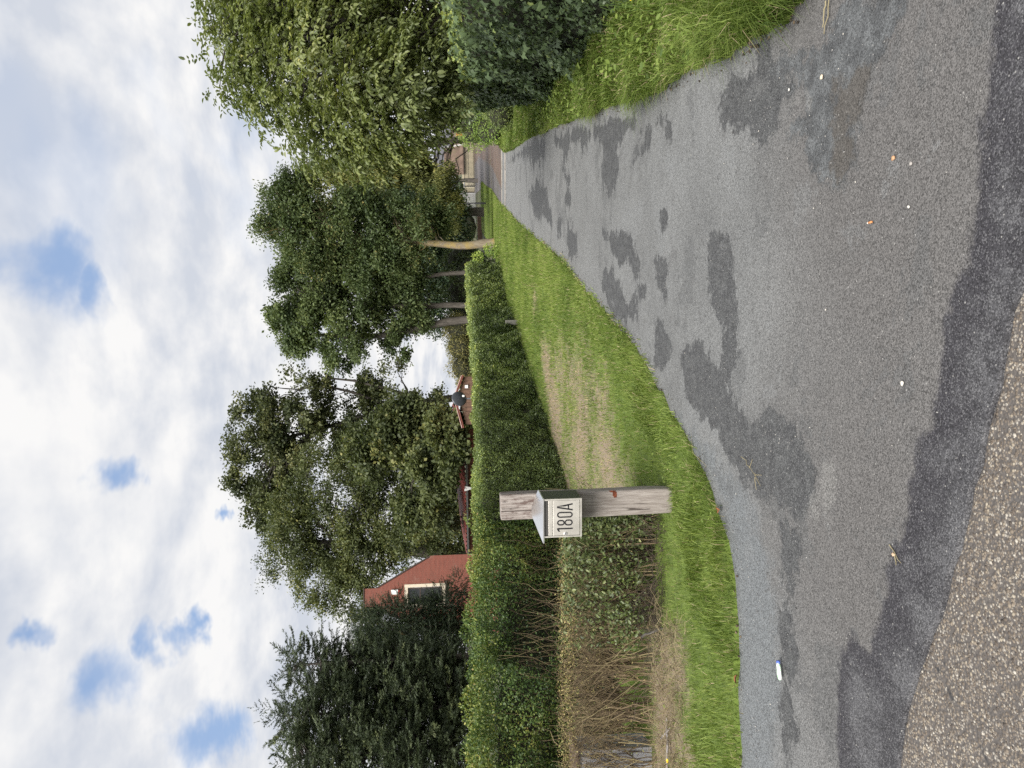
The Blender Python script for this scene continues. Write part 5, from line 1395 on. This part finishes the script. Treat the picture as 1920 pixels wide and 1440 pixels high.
def spray_conifer(name, label, blobs_, n_sp, mat, tm, lead):
    """conifer of fan-shaped sprays pointing out of the crown masses, tips turned up"""
    b0 = np.array(blobs_)
    base = np.array([lead[0], lead[1], 0.])
    root = empty(name, base)
    tag(root, label, 'tree', 'conifers left of the house')
    inv_ = Matrix.Translation(-Vector(base))
    w_ = (b0[:, 3] * b0[:, 5]); w_ /= w_.sum()
    i = rng.choice(len(b0), n_sp, p=w_)
    d0 = rdir(n_sp)
    rad = .30 + .62 * rng.random(n_sp) ** .6
    O_ = b0[i, :3] + d0 * b0[i, 3:] * (rad * (1 + .16 * fnoise(b0[i, :3] + d0, 1.4)))[:, None]
    A_ = unit(d0 * np.array([1, 1, .35]) + .30 * rng.normal(size=(n_sp, 3)) + np.array([0, 0, -.05]))
    L_ = rng.uniform(.40, .85, n_sp)
    side = unit(np.cross(A_, np.array([0, 0, 1.])) + 1e-5)
    tb = tm + .14 * rng.normal(size=n_sp)
    SP, SD, SL, ST, paths = [], [], [], [], []
    m_ = 16
    for j in range(m_):
        f = (j + .5) / m_
        sg = 1. if j % 2 else -1.
        if j == m_ - 1: sg = 0.
        cpos = O_ + A_ * (L_ * f)[:, None] + np.c_[np.zeros((n_sp, 2)), L_ * (-.30 * f + .28 * f ** 2.5)]
        dv = unit(A_ * (.75 if sg else 1.2) + side * sg * rng.uniform(.5, 1.1, (n_sp, 1)) + np.array([0, 0, -.05]) + .18 * rng.normal(size=(n_sp, 3)))
        SP.append(cpos); SD.append(dv); SL.append(L_ * (.42 - .26 * f) * rng.uniform(.7, 1.2, n_sp)); ST.append(np.clip(tb + .10 * rng.normal(size=n_sp) + .16 * f, 0, .98))
    V, F, T_ = sprig_arrays(np.concatenate(SP), np.concatenate(SD), np.concatenate(SL), 9, .055, .024, np.concatenate(ST))
    me_ = mesh_np('crown', V, F, 3, {'tint': T_}); me_.transform(inv_); tag(link('crown', me_, mat, root), kind='stuff')
    trunk = chaikin(np.array([(lead[0], lead[1], -.05), (lead[0], lead[1], lead[2] * .5), (lead[0], lead[1], lead[2] - .4)]), 1)
    sel = rng.choice(n_sp, min(n_sp, 260), replace=False)
    paths = []
    for k in sel:
        j = np.argmin(np.abs(trunk[:, 2] - max(.3, O_[k, 2] - .3)))
        paths.append(bend(trunk[j] * np.array([1, 1, 0]) + np.array([0, 0, min(max(.3, O_[k, 2] - .2), lead[2] - .5)]), O_[k] + A_[k] * .2, 6, .04, .02))
    V, F, T_ = tubes_arrays(paths, [np.linspace(.018, .005, 6)] * len(paths), 4); ml = mesh_np('limbs', V, F, 4, {'tint': T_}, True); ml.transform(inv_); tag(link('limbs', ml, BARK_D, root), kind='stuff')
    V, F, T_ = tubes_arrays([trunk], [np.linspace(.11, .012, len(trunk))], 8); mt_ = mesh_np('trunk', V, F, 4, {'tint': T_}, True); mt_.transform(inv_); link('trunk', mt_, BARK_D, root)
spray_conifer('spruce_tree', 'dark spruce with a broad top, middle of the conifers at the left', SPRUCE_A, 1000, NEEDLE, .45, SPR1)
spray_conifer('spruce_tree', 'dark spruce nearest the house among the conifers', SPRUCE_B, 620, NEEDLE, .40, SPR2)
spray_conifer('spruce_tree', 'nearest spruce of the conifers, cut by the left edge', SPRUCE_C, 780, NEEDLE, .5, SPR3)

def yew():
    b0 = np.array(YEW)
    base = np.array([b0[:, 0].mean(), b0[:, 1].mean(), 0.])
    root = empty('yew_tree', base)
    tag(root, 'dense black green yew in front of the brick gable', 'tree', 'conifers left of the house')
    inv_ = Matrix.Translation(-Vector(base))
    n_ = 8200
    w_ = (b0[:, 3] * b0[:, 5]); w_ /= w_.sum()
    i = rng.choice(len(b0), n_, p=w_); dd = rdir(n_)
    rad = .45 + .6 * rng.random(n_) ** .6
    P = b0[i, :3] + dd * b0[i, 3:] * (rad * (1 + .18 * fnoise(b0[i, :3] + dd, 1.5)))[:, None]
    D_ = unit(dd * .8 + .5 * rng.normal(size=(n_, 3)) + np.array([0, 0, .1]))
    ti = np.clip(.42 + .18 * rng.normal(size=n_), 0, .93)
    ti = np.where((P[:, 2] < 2.6) & (fnoise(P, 2.0) > 1.35), 1.0, ti)
    V, F, T_ = sprig_arrays(P, D_, rng.uniform(.18, .42, n_), 13, .06, .020, ti)
    me_ = mesh_np('crown', V, F, 3, {'tint': T_}); me_.transform(inv_); tag(link('crown', me_, YEWM, root), kind='stuff')
    tr = [chaikin(np.array([(base[0], base[1], -.05), (base[0], base[1], 1.5), (base[0] - .1, base[1], 4.6)]), 2)]
    V, F, T_ = tubes_arrays(tr, [np.linspace(.18, .05, len(tr[0]))], 8); mt_ = mesh_np('trunk', V, F, 4, {'tint': T_}, True); mt_.transform(inv_); link('trunk', mt_, BARK_D, root)
    paths = [bend(tr[0][rng.integers(1, len(tr[0]))], P[k], 6, 0, .03) for k in rng.choice(n_, 130, replace=False)]
    V, F, T_ = tubes_arrays(paths, [np.linspace(.02, .006, 6)] * len(paths), 4); ml = mesh_np('limbs', V, F, 4, {'tint': T_}, True); ml.transform(inv_); tag(link('limbs', ml, BARK_D, root), kind='stuff')
yew()

# --- olive thicket seen over the hedge, and undergrowth at the end of the lawn
REEDM = foliage('thicket_leaves', [(0, (.05, .055, .02)), (.5, (.12, .115, .04)), (1, (.24, .20, .08))], .3)
bush('olive_thicket', 'olive brown thicket showing over the clipped hedge left of the oak', REED, 9000, .11, REEDM, core=.8, asp=.3)
UND = foliage('undergrowth_leaves', [(0, (.016, .026, .012)), (.5, (.040, .058, .022)), (.9, (.09, .11, .035)), (1, (.34, .30, .10))], .25)
for k, (x, y, rx_, rz_, lab) in enumerate([(6.2, 41., 1.3, 1.5, 'dark undergrowth to the left of the lichen covered trunk'), (14.6, 84., 3.2, 2.5, 'dark undergrowth just right of the lichen covered trunk'), (18.4, 86., 3.0, 2.6, 'shadowy bushes behind the lamp post'), (3.9, 42., 1.6, 1.5, 'low bushes between the oak trunks and hedge end')]):
    bush('undergrowth', lab, [(x, y, z0(y) + rz_ * .75, rx_, 1.0, rz_), (x + .9, y + .8, z0(y) + rz_ * 1.2, rx_ * .8, .9, rz_ * .8), (x - .8, y + .6, z0(y) + rz_ * 1.1, rx_ * .8, .9, rz_ * .9)], 4200, .13, UND, tmean=.45)

# ================================================================== HOUSE
def brick_mat():
    mt, n, o = material('red_brick')
    co = n('ShaderNodeTexCoord').outputs['Object']
    s_ = n('ShaderNodeSeparateXYZ', None, Vector=co)
    v = n('ShaderNodeCombineXYZ', None, X=s_.outputs[0], Y=s_.outputs[2]).outputs[0]
    bk = n('ShaderNodeTexBrick', None, Vector=v, Color1=(.225, .066, .045), Color2=(.18, .052, .036), Mortar=(.21, .095, .07), Scale=1.0, Mortar_Size=.010, Brick_Width=.21, Row_Height=.0625, Bias=0.0)
    f = n.noise(co, 1.1, 5, .6)
    z_ = s_.outputs[2]
    c = n.mix(n.math('MULTIPLY', n.step(f, .52, .70), n.step(n.noise(co, 7, 4, .6), .42, .62, 0, .7)), bk.outputs[0], (.25, .14, .11))
    c = n.mix(n.step(n.noise(co, .7, 4, .6), .55, .75, 0, .5), c, (.12, .055, .038))
    b = n('ShaderNodeBsdfPrincipled', None, Base_Color=c, Roughness=.9, Normal=n('ShaderNodeBump', None, Strength=.6, Distance=.01, Height=bk.outputs[1]))
    finish(n, o, b)
    return mt
BRICK = brick_mat()
CREAM = plain('cream_paint', (.62, .54, .42), .5, 0, .06, 4, 0, 60, .4, (.4, .34, .27))
WHITE = plain('white_paint', (.74, .74, .72), .45, 0, .05)
DARKTRIM = plain('dark_brown_trim', (.05, .035, .028), .6, 0, .15)
ZINC = plain('zinc_gutter', (.24, .25, .27), .45, .6, .1)
TILE = plain('red_roof_tile', (.155, .045, .038), .42, 0, .22, 5, .004, 18, .5)
def glass_mat():
    mt, n, o = material('window_glass')
    finish(n, o, n('ShaderNodeBsdfPrincipled', None, Base_Color=(.012, .014, .016), Roughness=.04, Specular_IOR_Level=.7))
    return mt
GLASS = glass_mat()

house = empty('brick_house', (-8.253, 36.0, 0), math.radians(16))
tag(house, 'red brick house with steep shouldered gable and cream framed window', 'house')
ZB = -1.5
bm = bmesh.new()
xz = lambda a, b_, d: Vector((a, d, b_))
GC = -1.84
mirror = lambda poly: [(2 * GC - a, b_) for a, b_ in poly]
side_ = [(0, ZB), (0, 3.2), (-.08, 3.2), (-1.30, 5.457), (-1.30, ZB)]
for poly in (side_, mirror(side_), [(-1.30, 4.43), (-1.30, 5.457), (-1.42, 5.68), (-1.42, 6.33), (-2.26, 6.33), (-2.26, 5.68), (-2.38, 5.457), (-2.38, 4.43)],
             [(-1.30, ZB), (-1.30, 2.47), (-2.38, 2.47), (-2.38, ZB)]):
    prism(bm, poly, xz, 0.0, .30)
box(bm, -.3, 0, .301, 7.5, ZB, 2.9); box(bm, -3.68, -3.38, .301, 7.5, ZB, 2.9); box(bm, -3.379, -.301, 7.2, 7.5, ZB, 2.9)
from_bm('wall', bm, BRICK, house)
bm = bmesh.new()
rp = [(.04, 2.80), (.04, 2.90), (GC, 5.98), (GC, 5.84)]
prism(bm, rp, xz, .305, 7.7); prism(bm, mirror(rp), xz, .305, 7.7)
roof = from_bm('roof', bm, TILE, house)
bm = bmesh.new()
cpn = [(-.06, 3.205), (-.01, 3.235), (-1.40, 5.80), (-1.418, 5.71)]
prism(bm, cpn, xz, -.03, .33); prism(bm, mirror(cpn), xz, -.03, .33)
box(bm, -2.30, -1.38, -.03, .33, 6.332, 6.38)
from_bm('gable_coping', bm, DARKTRIM, house)
win = empty('window', (0, 0, 0)); win.parent = house
bm = bmesh.new()
box(bm, -1.45, -1.305, -.02, .12, 2.475, 4.425); box(bm, -2.375, -2.23, -.02, .12, 2.475, 4.425); box(bm, -2.229, -1.451, -.02, .12, 4.26, 4.425); box(bm, -2.229, -1.451, -.02, .12, 2.475, 2.62)
from_bm('frame', bm, CREAM, win)
bm = bmesh.new()
box(bm, -2.22, -1.46, .05, .10, 2.622, 2.68); box(bm, -2.22, -1.46, .05, .10, 4.20, 4.258); box(bm, -1.515, -1.46, .05, .10, 2.681, 4.199); box(bm, -2.22, -2.165, .05, .10, 2.681, 4.199); box(bm, -2.164, -1.516, .055, .095, 3.66, 3.705)
from_bm('sash', bm, DARKTRIM, win)
boxed('pane', (-2.164, -1.516, .07, .08, 3.706, 4.199), GLASS, win); boxed('pane', (-2.164, -1.516, .07, .08, 2.681, 3.659), GLASS, win)
boxed('sill', (-2.46, -1.20, -.09, .10, 2.385, 2.468), DARKTRIM, win)
bx1 = boxed('alarm_box', (-1.74, -1.52, -.10, -.002, 4.72, 5.06), WHITE, house, .015)
boxed('alarm_lamp', (-1.70, -1.56, -.09, -.02, 4.64, 4.718), plain('red_lens', (.4, .03, .02), .3), bx1, .01)

annex = empty('tiled_annex', (-6.65, 28.99, 0), math.radians(-30))
tag(annex, 'low brick annex with red tiled roof and grey gutter, attached to the brick house', 'annex')
bm = bmesh.new(); box(bm, .02, 6.0, .18, 3.0, ZB, 1.36)
from_bm('wall', bm, BRICK, annex)
nx_, ny_ = 240, 8
xx = np.linspace(.01, 6.1, nx_); yv = np.linspace(-.02, 1.9, ny_)
Xg, Yg = np.meshgrid(xx, yv)
ridge = np.interp(Xg, [0, 3.2, 6.1], [.20, .42, .40])
Zg = 1.44 + (Yg + .02) / 1.92 * ridge + .022 * np.sin(Xg * 2 * math.pi / .21) * (1 - .0 * Yg)
link('roof', grid_mesh('roof', np.stack([Xg, Yg, Zg], -1)), TILE, annex)
gut = []
th_ = np.linspace(math.pi, 2 * math.pi, 9)
prof = np.stack([-.08 + .062 * np.cos(th_), 1.40 + .062 * np.sin(th_)], -1)
Pg = np.stack([np.c_[np.full(9, x), prof] for x in np.linspace(.05, 6.15, 12)], 0)
link('gutter', grid_mesh('gutter', Pg), ZINC, annex)
boxed('gutter_backboard', (.05, 6.1, -.012, .02, 1.31, 1.425), DARKTRIM, annex)
bm = bmesh.new()
prism(bm, [(3.28, 1.48), (3.38, 1.48), (3.40, 1.36), (3.46, 1.46), (3.50, 1.46), (3.44, 1.22), (3.36, 1.22), (3.30, 1.40)], xz, -.19, -.145)
from_bm('white_bracket', bm, WHITE, annex)

shed = empty('garden_shed', (-.5, 24.0, 0))
tag(shed, 'small brown shed with red barge boards behind the satellite dish', 'shed')
REDWOOD = plain('red_brown_boards', (.16, .045, .03), .6, 0, .2, 10)
BROWNW = plain('brown_boards', (.13, .075, .05), .8, 0, .3, 12)
bm = bmesh.new()
for k in range(11):
    x0_ = -.78 + k * .142
    zt = 1.40 + max(0, .24 - abs(x0_ + .07 - .12) * .28)
    box(bm, x0_, x0_ + .134, 0, .025, -.2, zt)
from_bm('front_boards', bm, BROWNW, shed)
bm = bmesh.new(); box(bm, -.78, .78, .03, 2.4, -.2, 1.38); from_bm('body', bm, BROWNW, shed)
bm = bmesh.new()
prism(bm, [(-.88, 1.455), (.11, 1.70), (.11, 1.76), (-.88, 1.515)], xz, -.14, -.10)
prism(bm, [(.112, 1.70), (.82, 1.43), (.82, 1.49), (.112, 1.76)], xz, -.14, -.10)
from_bm('barge_boards', bm, REDWOOD, shed)
bm = bmesh.new()
for sg, x0_ in ((0, -.88), (1, .82)):
    z_e = 1.52 if sg == 0 else 1.495
    prism(bm, [(x0_, z_e), (.11, 1.765), (.11, 1.785), (x0_, z_e + .02)], xz, -.16, 2.6)
from_bm('roof', bm, plain('pale_pink_sheet', (.55, .36, .33), .3, 0, .15, 9), shed)
boxed('white_vent', (.40, .50, -.05, -.002, 1.30, 1.40), WHITE, shed)

dish = empty('satellite_dish', (-.42, 22.9, 0))
tag(dish, 'dark grey satellite dish on a pole behind the hedge, in front of the shed', 'satellite dish')
bm = bmesh.new()
NR = 6
rings = []
for i in range(NR + 1):
    r_ = .235 * i / NR
    rings.append([bm.verts.new((r_ * math.cos(a), .28 * r_ * r_ / .235 - .075, r_ * 1.06 * math.sin(a))) for a in [2 * math.pi * k / 28 for k in range(28)]] if i else [bm.verts.new((0, -.075, 0))])
for k in range(28):
    bm.faces.new((rings[0][0], rings[1][k], rings[1][(k + 1) % 28]))
for i in range(1, NR):
    for k in range(28):
        bm.faces.new((rings[i][k], rings[i + 1][k], rings[i + 1][(k + 1) % 28], rings[i][(k + 1) % 28]))
DISHM = plain('dark_grey_dish', (.055, .06, .07), .4, .1, .15, 6, 0, 60, .5)
rf = from_bm('reflector', bm, DISHM, dish, True)
md = rf.modifiers.new('thickness', 'SOLIDIFY'); md.thickness = .012
rf.location = (0, 0, 1.60); rf.rotation_euler = (math.radians(20), 0, math.radians(18))
link('arm', tube_mesh('arm', [np.array([(0, .0, 1.40), (.05, -.16, 1.38), (.09, -.30, 1.46)])], [np.full(3, .012)], 6), DISHM, dish)
link('pole', tube_mesh('pole', [np.array([(0, .10, -.1), (0, .10, .8), (0, .10, 1.6)])], [np.full(3, .025)], 8), ZINC, dish)
boxed('receiver', (.06, .12, -.35, -.27, 1.43, 1.50), WHITE, dish, .01)

# pale barn roof glimpsed through the walnut
barn = empty('pale_barn', (16.8, 25, 0), math.radians(-25))
tag(barn, 'barn with pale corrugated roof glimpsed through the walnut leaves at the right edge', 'barn')
SHEET = plain('pale_corrugated_sheet', (.62, .62, .63), .5, 0, .08, 3)
boxed('wall', (-4.6, 5, 0, 8, -.2, 2.35), plain('grey_boards', (.30, .29, .27), .8, 0, .15), barn)
xx = np.linspace(-4.9, 5.3, 420); yv = np.linspace(-.4, 4.2, 6); Xg, Yg = np.meshgrid(xx, yv)
link('roof', grid_mesh('roof', np.stack([Xg, Yg, 2.4 + (Yg + .4) * .48 + .02 * np.sin(Xg * 2 * math.pi / .15)], -1)), SHEET, barn)

# ================================================================== FAR END OF THE DRIVE
def clinker_mat():
    mt, n, o = material('clinker_paving')
    co = n('ShaderNodeTexCoord').outputs['Object']
    bk = n('ShaderNodeTexBrick', None, Vector=co, Color1=(.17, .105, .075), Color2=(.115, .08, .065), Mortar=(.05, .045, .038), Scale=1.0, Mortar_Size=.008, Brick_Width=.2, Row_Height=.1)
    bk2 = n('ShaderNodeTexBrick', None, Vector=co, Color1=(.15, .135, .135), Color2=(.105, .095, .10), Mortar=(.06, .055, .05), Scale=1.0, Mortar_Size=.008, Brick_Width=.2, Row_Height=.1)
    u_ = n.math('ADD', n.attr('across'), n.math('MULTIPLY', n.math('SUBTRACT', n.noise(co, .5, 3, .5), .5), .10))
    c = n.mix(n.step(u_, .36, .42), bk2.outputs[0], bk.outputs[0])
    c = n.mix(n.step(u_, .80, .88), c, bk2.outputs[0])
    c = n.mix(n.step(n.noise(co, .45, 5, .65), .50, .68, 0, .6), c, (.085, .085, .04))
    b = n('ShaderNodeBsdfPrincipled', None, Base_Color=c, Roughness=.55, Normal=n('ShaderNodeBump', None, Strength=.5, Distance=.008, Height=bk.outputs[1]))
    finish(n, o, b)
    return mt
A_ = resample(np.array([tuple(p) for p in DRIVE_LEFT[:4]])[::-1] + np.array([-.6, 0]), 90); A_ = np.vstack([A_, [[25.0, 97.0]], [[26.0, 104.0]]])
B_ = resample(np.array(PAVE_RIGHT)[::-1], 90); B_ = np.vstack([B_, [[34.5, 98.0]], [[37., 105.]]])
u_ = np.linspace(0, 1, 24)
PP = A_[:, None] * (1 - u_)[None, :, None] + B_[:, None] * u_[None, :, None]
pave = link('paved_drive', grid_mesh('paved_drive', np.concatenate([PP, (gz(PP[..., 1]) - .004)[..., None]], -1), {'across': np.tile(u_, len(A_))}), clinker_mat())
tag(pave, kind='structure')
KERBM = plain('pale_concrete_kerb', (.30, .27, .235), .85, 0, .2, 6, .003, 40)
def kerb_line(a, b_, parent, n_k):
    a = np.array(a); b_ = np.array(b_); L = np.linalg.norm(b_ - a) / n_k
    rz_ = math.atan2(b_[1] - a[1], b_[0] - a[0])
    bm = bmesh.new(); box(bm, -L / 2 + .006, L / 2 - .006, -.06, .06, -.10, .028, .006)
    me_ = bpy.data.meshes.new('kerb_stone'); bm.to_mesh(me_); bm.free(); me_.materials.append(KERBM)
    for k in range(n_k):
        o_ = bpy.data.objects.new('kerb_stone', me_); C.objects.link(o_); o_.parent = parent
        q = a + (b_ - a) * (k + .5) / n_k
        o_.location = (q[0], q[1], .0 + .003 * (k % 3)); o_.rotation_euler = (0, 0, rz_)
kerb_line(EDGE_A[1], EDGE_A[0], pave, 4); kerb_line(EDGE_B[1], EDGE_B[0], pave, 4)

# outbuilding with lichen covered roof beyond the gate, its colours lowered to stand for tree shade
LICHEN = plain('lichen_roof_tiles', (.14, .10, .078), .9, 0, .3, 1.3, .01, 6, .2, (.11, .10, .055))
ob = empty('outbuilding', (28.6, 97.0, -1.0))
tag(ob, 'low cream walled outbuilding with mossy brown roof at the end of the drive', 'outbuilding')
boxed('wall', (-3.6, 1.9, -3.4, 1.0, 0, 1.5), plain('cream_render', (.42, .37, .26), .8, 0, .08, 2), ob)
bm = bmesh.new()
prism(bm, [(-3.75, 1.42), (-2.4, 3.75), (-2.34, 3.70), (-3.75, 1.30)], lambda a, b_, d: Vector((d, a, b_)), -1.9, 1.75)
from_bm('roof', bm, LICHEN, ob)
bm = bmesh.new()
prism(bm, [(-3.80, 1.36), (-2.4, 3.82), (-2.34, 3.70), (-3.80, 1.22)], lambda a, b_, d: Vector((d, a, b_)), 1.752, 1.92)
from_bm('verge_board', bm, plain('shade_darkened_verge', (.35, .34, .32), .6), ob)  # verge board darkened in its colour for the shade under the trees
boxed('dark_opening', (-3.3, -2.4, -3.42, -3.401, 0.05, 1.0), BLACK, ob)
fh = empty('pale_house', (34.6, 104, -1.0)); tag(fh, 'pale brick house partly hidden beyond the far gate', 'house')
boxed('wall', (-3.2, 4, 0, 5, 0, 3.0), plain('pale_brick', (.24, .19, .155), .9, 0, .12, 4), fh)
bm = bmesh.new(); prism(bm, [(-.4, 2.9), (2.5, 5.2), (5.4, 2.9)], lambda a, b_, d: Vector((d, a, b_)), -3.5, 4.3); from_bm('roof', bm, plain('grey_roof', (.09, .09, .10), .8), fh)
boxed('window', (-2.6, -1.4, -.06, -.001, 1.0, 2.2), WHITE, fh); boxed('door', (.2, 1.2, -.05, -.001, 0, 2.1), plain('red_door', (.45, .06, .04), .5), fh)

def rail_fence(name, label, x0_, x1_, y_, zb, h_, n_p, mat, r_=.012, solid=None):
    f = empty(name, ((x0_ + x1_) / 2, y_, zb)); tag(f, label, 'fence')
    w2 = (x1_ - x0_) / 2
    for z_ in (.12, h_ * .55, h_ - .08):
        boxed('rail', (-w2, w2, -.02, .02, z_ - .02, z_ + .02), mat, f)
    bm = bmesh.new(); box(bm, -r_, r_, -.045, -.021, 0, h_)
    me_ = bpy.data.meshes.new('picket'); bm.to_mesh(me_); bm.free(); me_.materials.append(mat)
    for k in range(n_p):
        o_ = bpy.data.objects.new('picket', me_); C.objects.link(o_); o_.parent = f; o_.location = (-w2 + 2 * w2 * (k + .5) / n_p, 0, 0)
    for x in (-w2, w2):
        boxed('fence_post', (x - .05, x + .05, -.05, .05, 0, h_ + .12), mat, f)
    return f
rail_fence('iron_fence', 'black iron railing fence across the end of the drive', 24.6, 32.4, 91.2, -1.0, 1.35, 52, BLACK, .022)
rail_fence('white_fence', 'white picket fence among dark bushes behind the lamp post', 19.9, 23.4, 90, -1.0, 1.95, 26, plain('shade_darkened_white', (.42, .42, .41), .6), .045)  # fence white lowered in colour to hold the shade at the far end
wallf = boxed('garden_wall', (-1.6, 1.6, 0, .35, 0, .42), plain('brown_garden_wall', (.12, .075, .055), .9, 0, .3, 6), None, .02)
wallf.location = (15.6, 71, -1.0); wallf.rotation_euler = (0, 0, math.radians(8)); tag(wallf, 'low brown garden wall beyond the far edge of the lawn', 'wall')
pp = empty('gate_pillar', (25.0, 92.2, -1.0)); tag(pp, 'cream gate pillar with rounded cap beside the far trunks', 'pillar')
boxed('shaft', (-.26, .26, -.26, .26, 0, 1.25), plain('cream_pillar', (.6, .54, .40), .8, 0, .1), pp, .03); boxed('cap', (-.32, .32, -.32, .32, 1.251, 1.36), WHITE, pp, .05)

lamp = empty('lamp_post', (14.74, 59.78, -1.0)); tag(lamp, 'slim dark lamp post standing on the lawn near the far end', 'lamp post')
link('shaft', tube_mesh('shaft', [np.array([(0, 0, 0), (0, 0, .9), (0, 0, .92), (0, 0, 4.4)])], [np.array([.075, .07, .045, .04])], 10), BLACK, lamp)
boxed('base_plate', (-.35, .35, -.2, .2, .0, .06), BLACK, lamp, .02)
bm = bmesh.new(); bmesh.ops.create_cone(bm, segments=12, radius1=.10, radius2=.18, depth=.4, cap_ends=True); bmesh.ops.translate(bm, verts=bm.verts, vec=(0, 0, 4.6)); from_bm('lantern', bm, BLACK, lamp)

# ================================================================== LITTER AND LOOSE BITS
def pebble(x, y, r_, colr, lab):
    bm = bmesh.new(); bmesh.ops.create_icosphere(bm, subdivisions=2, radius=1.0)
    for v in bm.verts:
        k = 1 + .16 * math.sin(v.co.x * 5 + x * 9) + .10 * math.sin(v.co.y * 7 + 2)
        v.co = Vector((v.co.x * r_ * 1.25 * k, v.co.y * r_ * .95 * k, v.co.z * r_ * .7))
    o_ = from_bm('pebble', bm, plain('pebble_stone', colr, .8, 0, .2, 120), None, True)
    o_.location = (x, y, .018 + r_ * .45); o_.rotation_euler = (0, 0, x * 7); tag(o_, lab, 'pebble')
pebble(.78, 2.54, .0085, (.42, .25, .14), 'tan pebble on the asphalt right of the cigarette end')
pebble(.73, 2.44, .007, (.30, .28, .26), 'dull grey pebble nearest the tan pebble')
pebble(.585, 2.46, .0048, (.66, .64, .58), 'tiny white pebble below the cigarette end')
pebble(-.03, 2.52, .0075, (.58, .56, .50), 'pale pebble on the middle of the asphalt')
pebble(-.66, 2.60, .007, (.50, .36, .24), 'tan pebble at the left end of the dark tar strip')
pebble(1.28, 3.04, .009, (.50, .43, .33), 'pale tan pebble in the coarse grit at the right')
pebble(1.35, 3.35, .006, (.55, .54, .50), 'small white pebble on the damp patch at the right')

butt = empty('cigarette_end', (.583, 2.70, .0225), math.radians(87)); tag(butt, 'orange tipped cigarette end lying on the asphalt', 'cigarette')
def cyl(name, x0_, x1_, r_, mat, parent):
    me_ = tube_mesh(name, [np.array([(x0_, 0, 0), (x0_ + .0002, 0, 0), (x1_ - .0002, 0, 0), (x1_, 0, 0)])], [np.array([.0005, r_, r_, .0005])], 12)
    return link(name, me_, mat, parent)
cyl('filter', -.016, .007, .0042, plain('orange_filter_paper', (.58, .24, .09), .7, 0, .1, 200), butt)
cyl('paper', .0072, .013, .0042, plain('white_cigarette_paper', (.7, .66, .6), .7), butt); cyl('ash', .0131, .0155, .0038, plain('ash_grey', (.12, .12, .12), .9), butt)

# flattened plastic bottle
bt = empty('crushed_bottle', (-1.475, 3.60, .004), math.radians(8)); bt.scale = (.72, .72, .72); tag(bt, 'crushed white and green plastic bottle with blue cap on the driveway', 'bottle')
def plastic(name, c1, c2):
    mt, n, o = material(name)
    co = n('ShaderNodeTexCoord').outputs['Object']
    c = n.mix(n.step(n.noise(co, 26, 4, .6, .8), .46, .56), c1, c2)
    b = n('ShaderNodeBsdfPrincipled', None, Base_Color=c, Roughness=.28, Specular_IOR_Level=.5, Normal=n('ShaderNodeBump', None, Strength=.7, Distance=.004, Height=n.noise(co, 60, 3, .6)))
    finish(n, o, b)
    return mt
px_ = np.array([-.062, -.058, -.040, -.015, .012, .034, .046, .052]); rw = np.array([.006, .020, .026, .027, .026, .020, .011, .010]); rh = np.array([.004, .009, .012, .011, .013, .012, .010, .009])
def flat_tube(xv, wv, hv, mat, name, zc):
    a = np.linspace(0, 2 * np.pi, 21)[:-1]
    P = np.stack([np.stack([np.full(20, x), w_ * np.cos(a), zc + h_ * np.sin(a) * (1 + .25 * np.sin(3 * a + x * 90))], -1) for x, w_, h_ in zip(xv, wv, hv)], 0)
    P = np.concatenate([P, P[:, :1]], 1)
    return link(name, grid_mesh(name, P), mat, bt)
flat_tube(px_, rw, rh, plastic('bottle_plastic', (.78, .80, .78), (.42, .66, .42)), 'shell', .032)
flat_tube(np.array([.050, .0505, .068, .0685]), np.array([.004, .0145, .0145, .004]), np.array([.004, .0125, .0125, .004]), plain('blue_cap', (.10, .16, .52), .35), 'cap', .031)

PALEST = twig_mat('pale_stalk', [(0, (.18, .15, .085)), (1, (.28, .24, .14))])
def stalk(name, loc, segs, r_, lab):
    paths, radii = [], []
    for a, b_ in segs:
        paths.append(bend(a, b_, 7, 0, .02)); radii.append(np.linspace(r_, r_ * .55, 7))
    o_ = link(name, tube_mesh(name, paths, radii, 5), PALEST); o_.location = loc; tag(o_, lab, 'twig')
stalk('twig', (-.49, 3.88, .024), [((.05, .16, 0), (-.02, -.02, .005)), ((-.02, -.02, .004), (-.08, -.10, 0)), ((-.03, -.03, .004), (-.02, -.12, 0)), ((.0, .04, .003), (.05, .0, 0)), ((-.04, -.04, .004), (-.11, -.04, 0))], .0024, 'forked straw coloured twig on the dark asphalt left of centre')
stalk('twig', (-.66, 2.58, .020), [((.03, .045, 0), (-.02, -.03, .003)), ((.0, .015, 0), (-.035, .0, .003))], .0022, 'short pale twig at the edge of the tar strip')
stalk('twig', (1.53, 2.96, .022), [((.10, -.04, .004), (-.08, .05, 0)), ((.05, .03, 0), (-.05, .055, .004))], .0034, 'pair of pale stalks by the right verge')
LEAFB = plain('brown_dead_leaf', (.20, .075, .03), .7, 0, .3, 40)
for k, (x, y, lab) in enumerate([(1.76, 3.42, 'brown dead leaf at the edge of the right verge'), (-1.72, 4.16, 'brown dead leaf on the grass edge near the bottle'), (-.80, 4.42, 'red brown dead leaf in the grass edge below the letterbox')]):
    me_ = mesh_np('dead_leaf', LEAF4[0] * np.array([.045, .06, .10]) + np.array([0, 0, .022]), np.array(LEAF4[1]), 3, None); o_ = link('dead_leaf', me_, LEAFB)
    o_.location = (x, y, .012); o_.rotation_euler = (.25, .2, k * 1.7); tag(o_, lab, 'leaf')
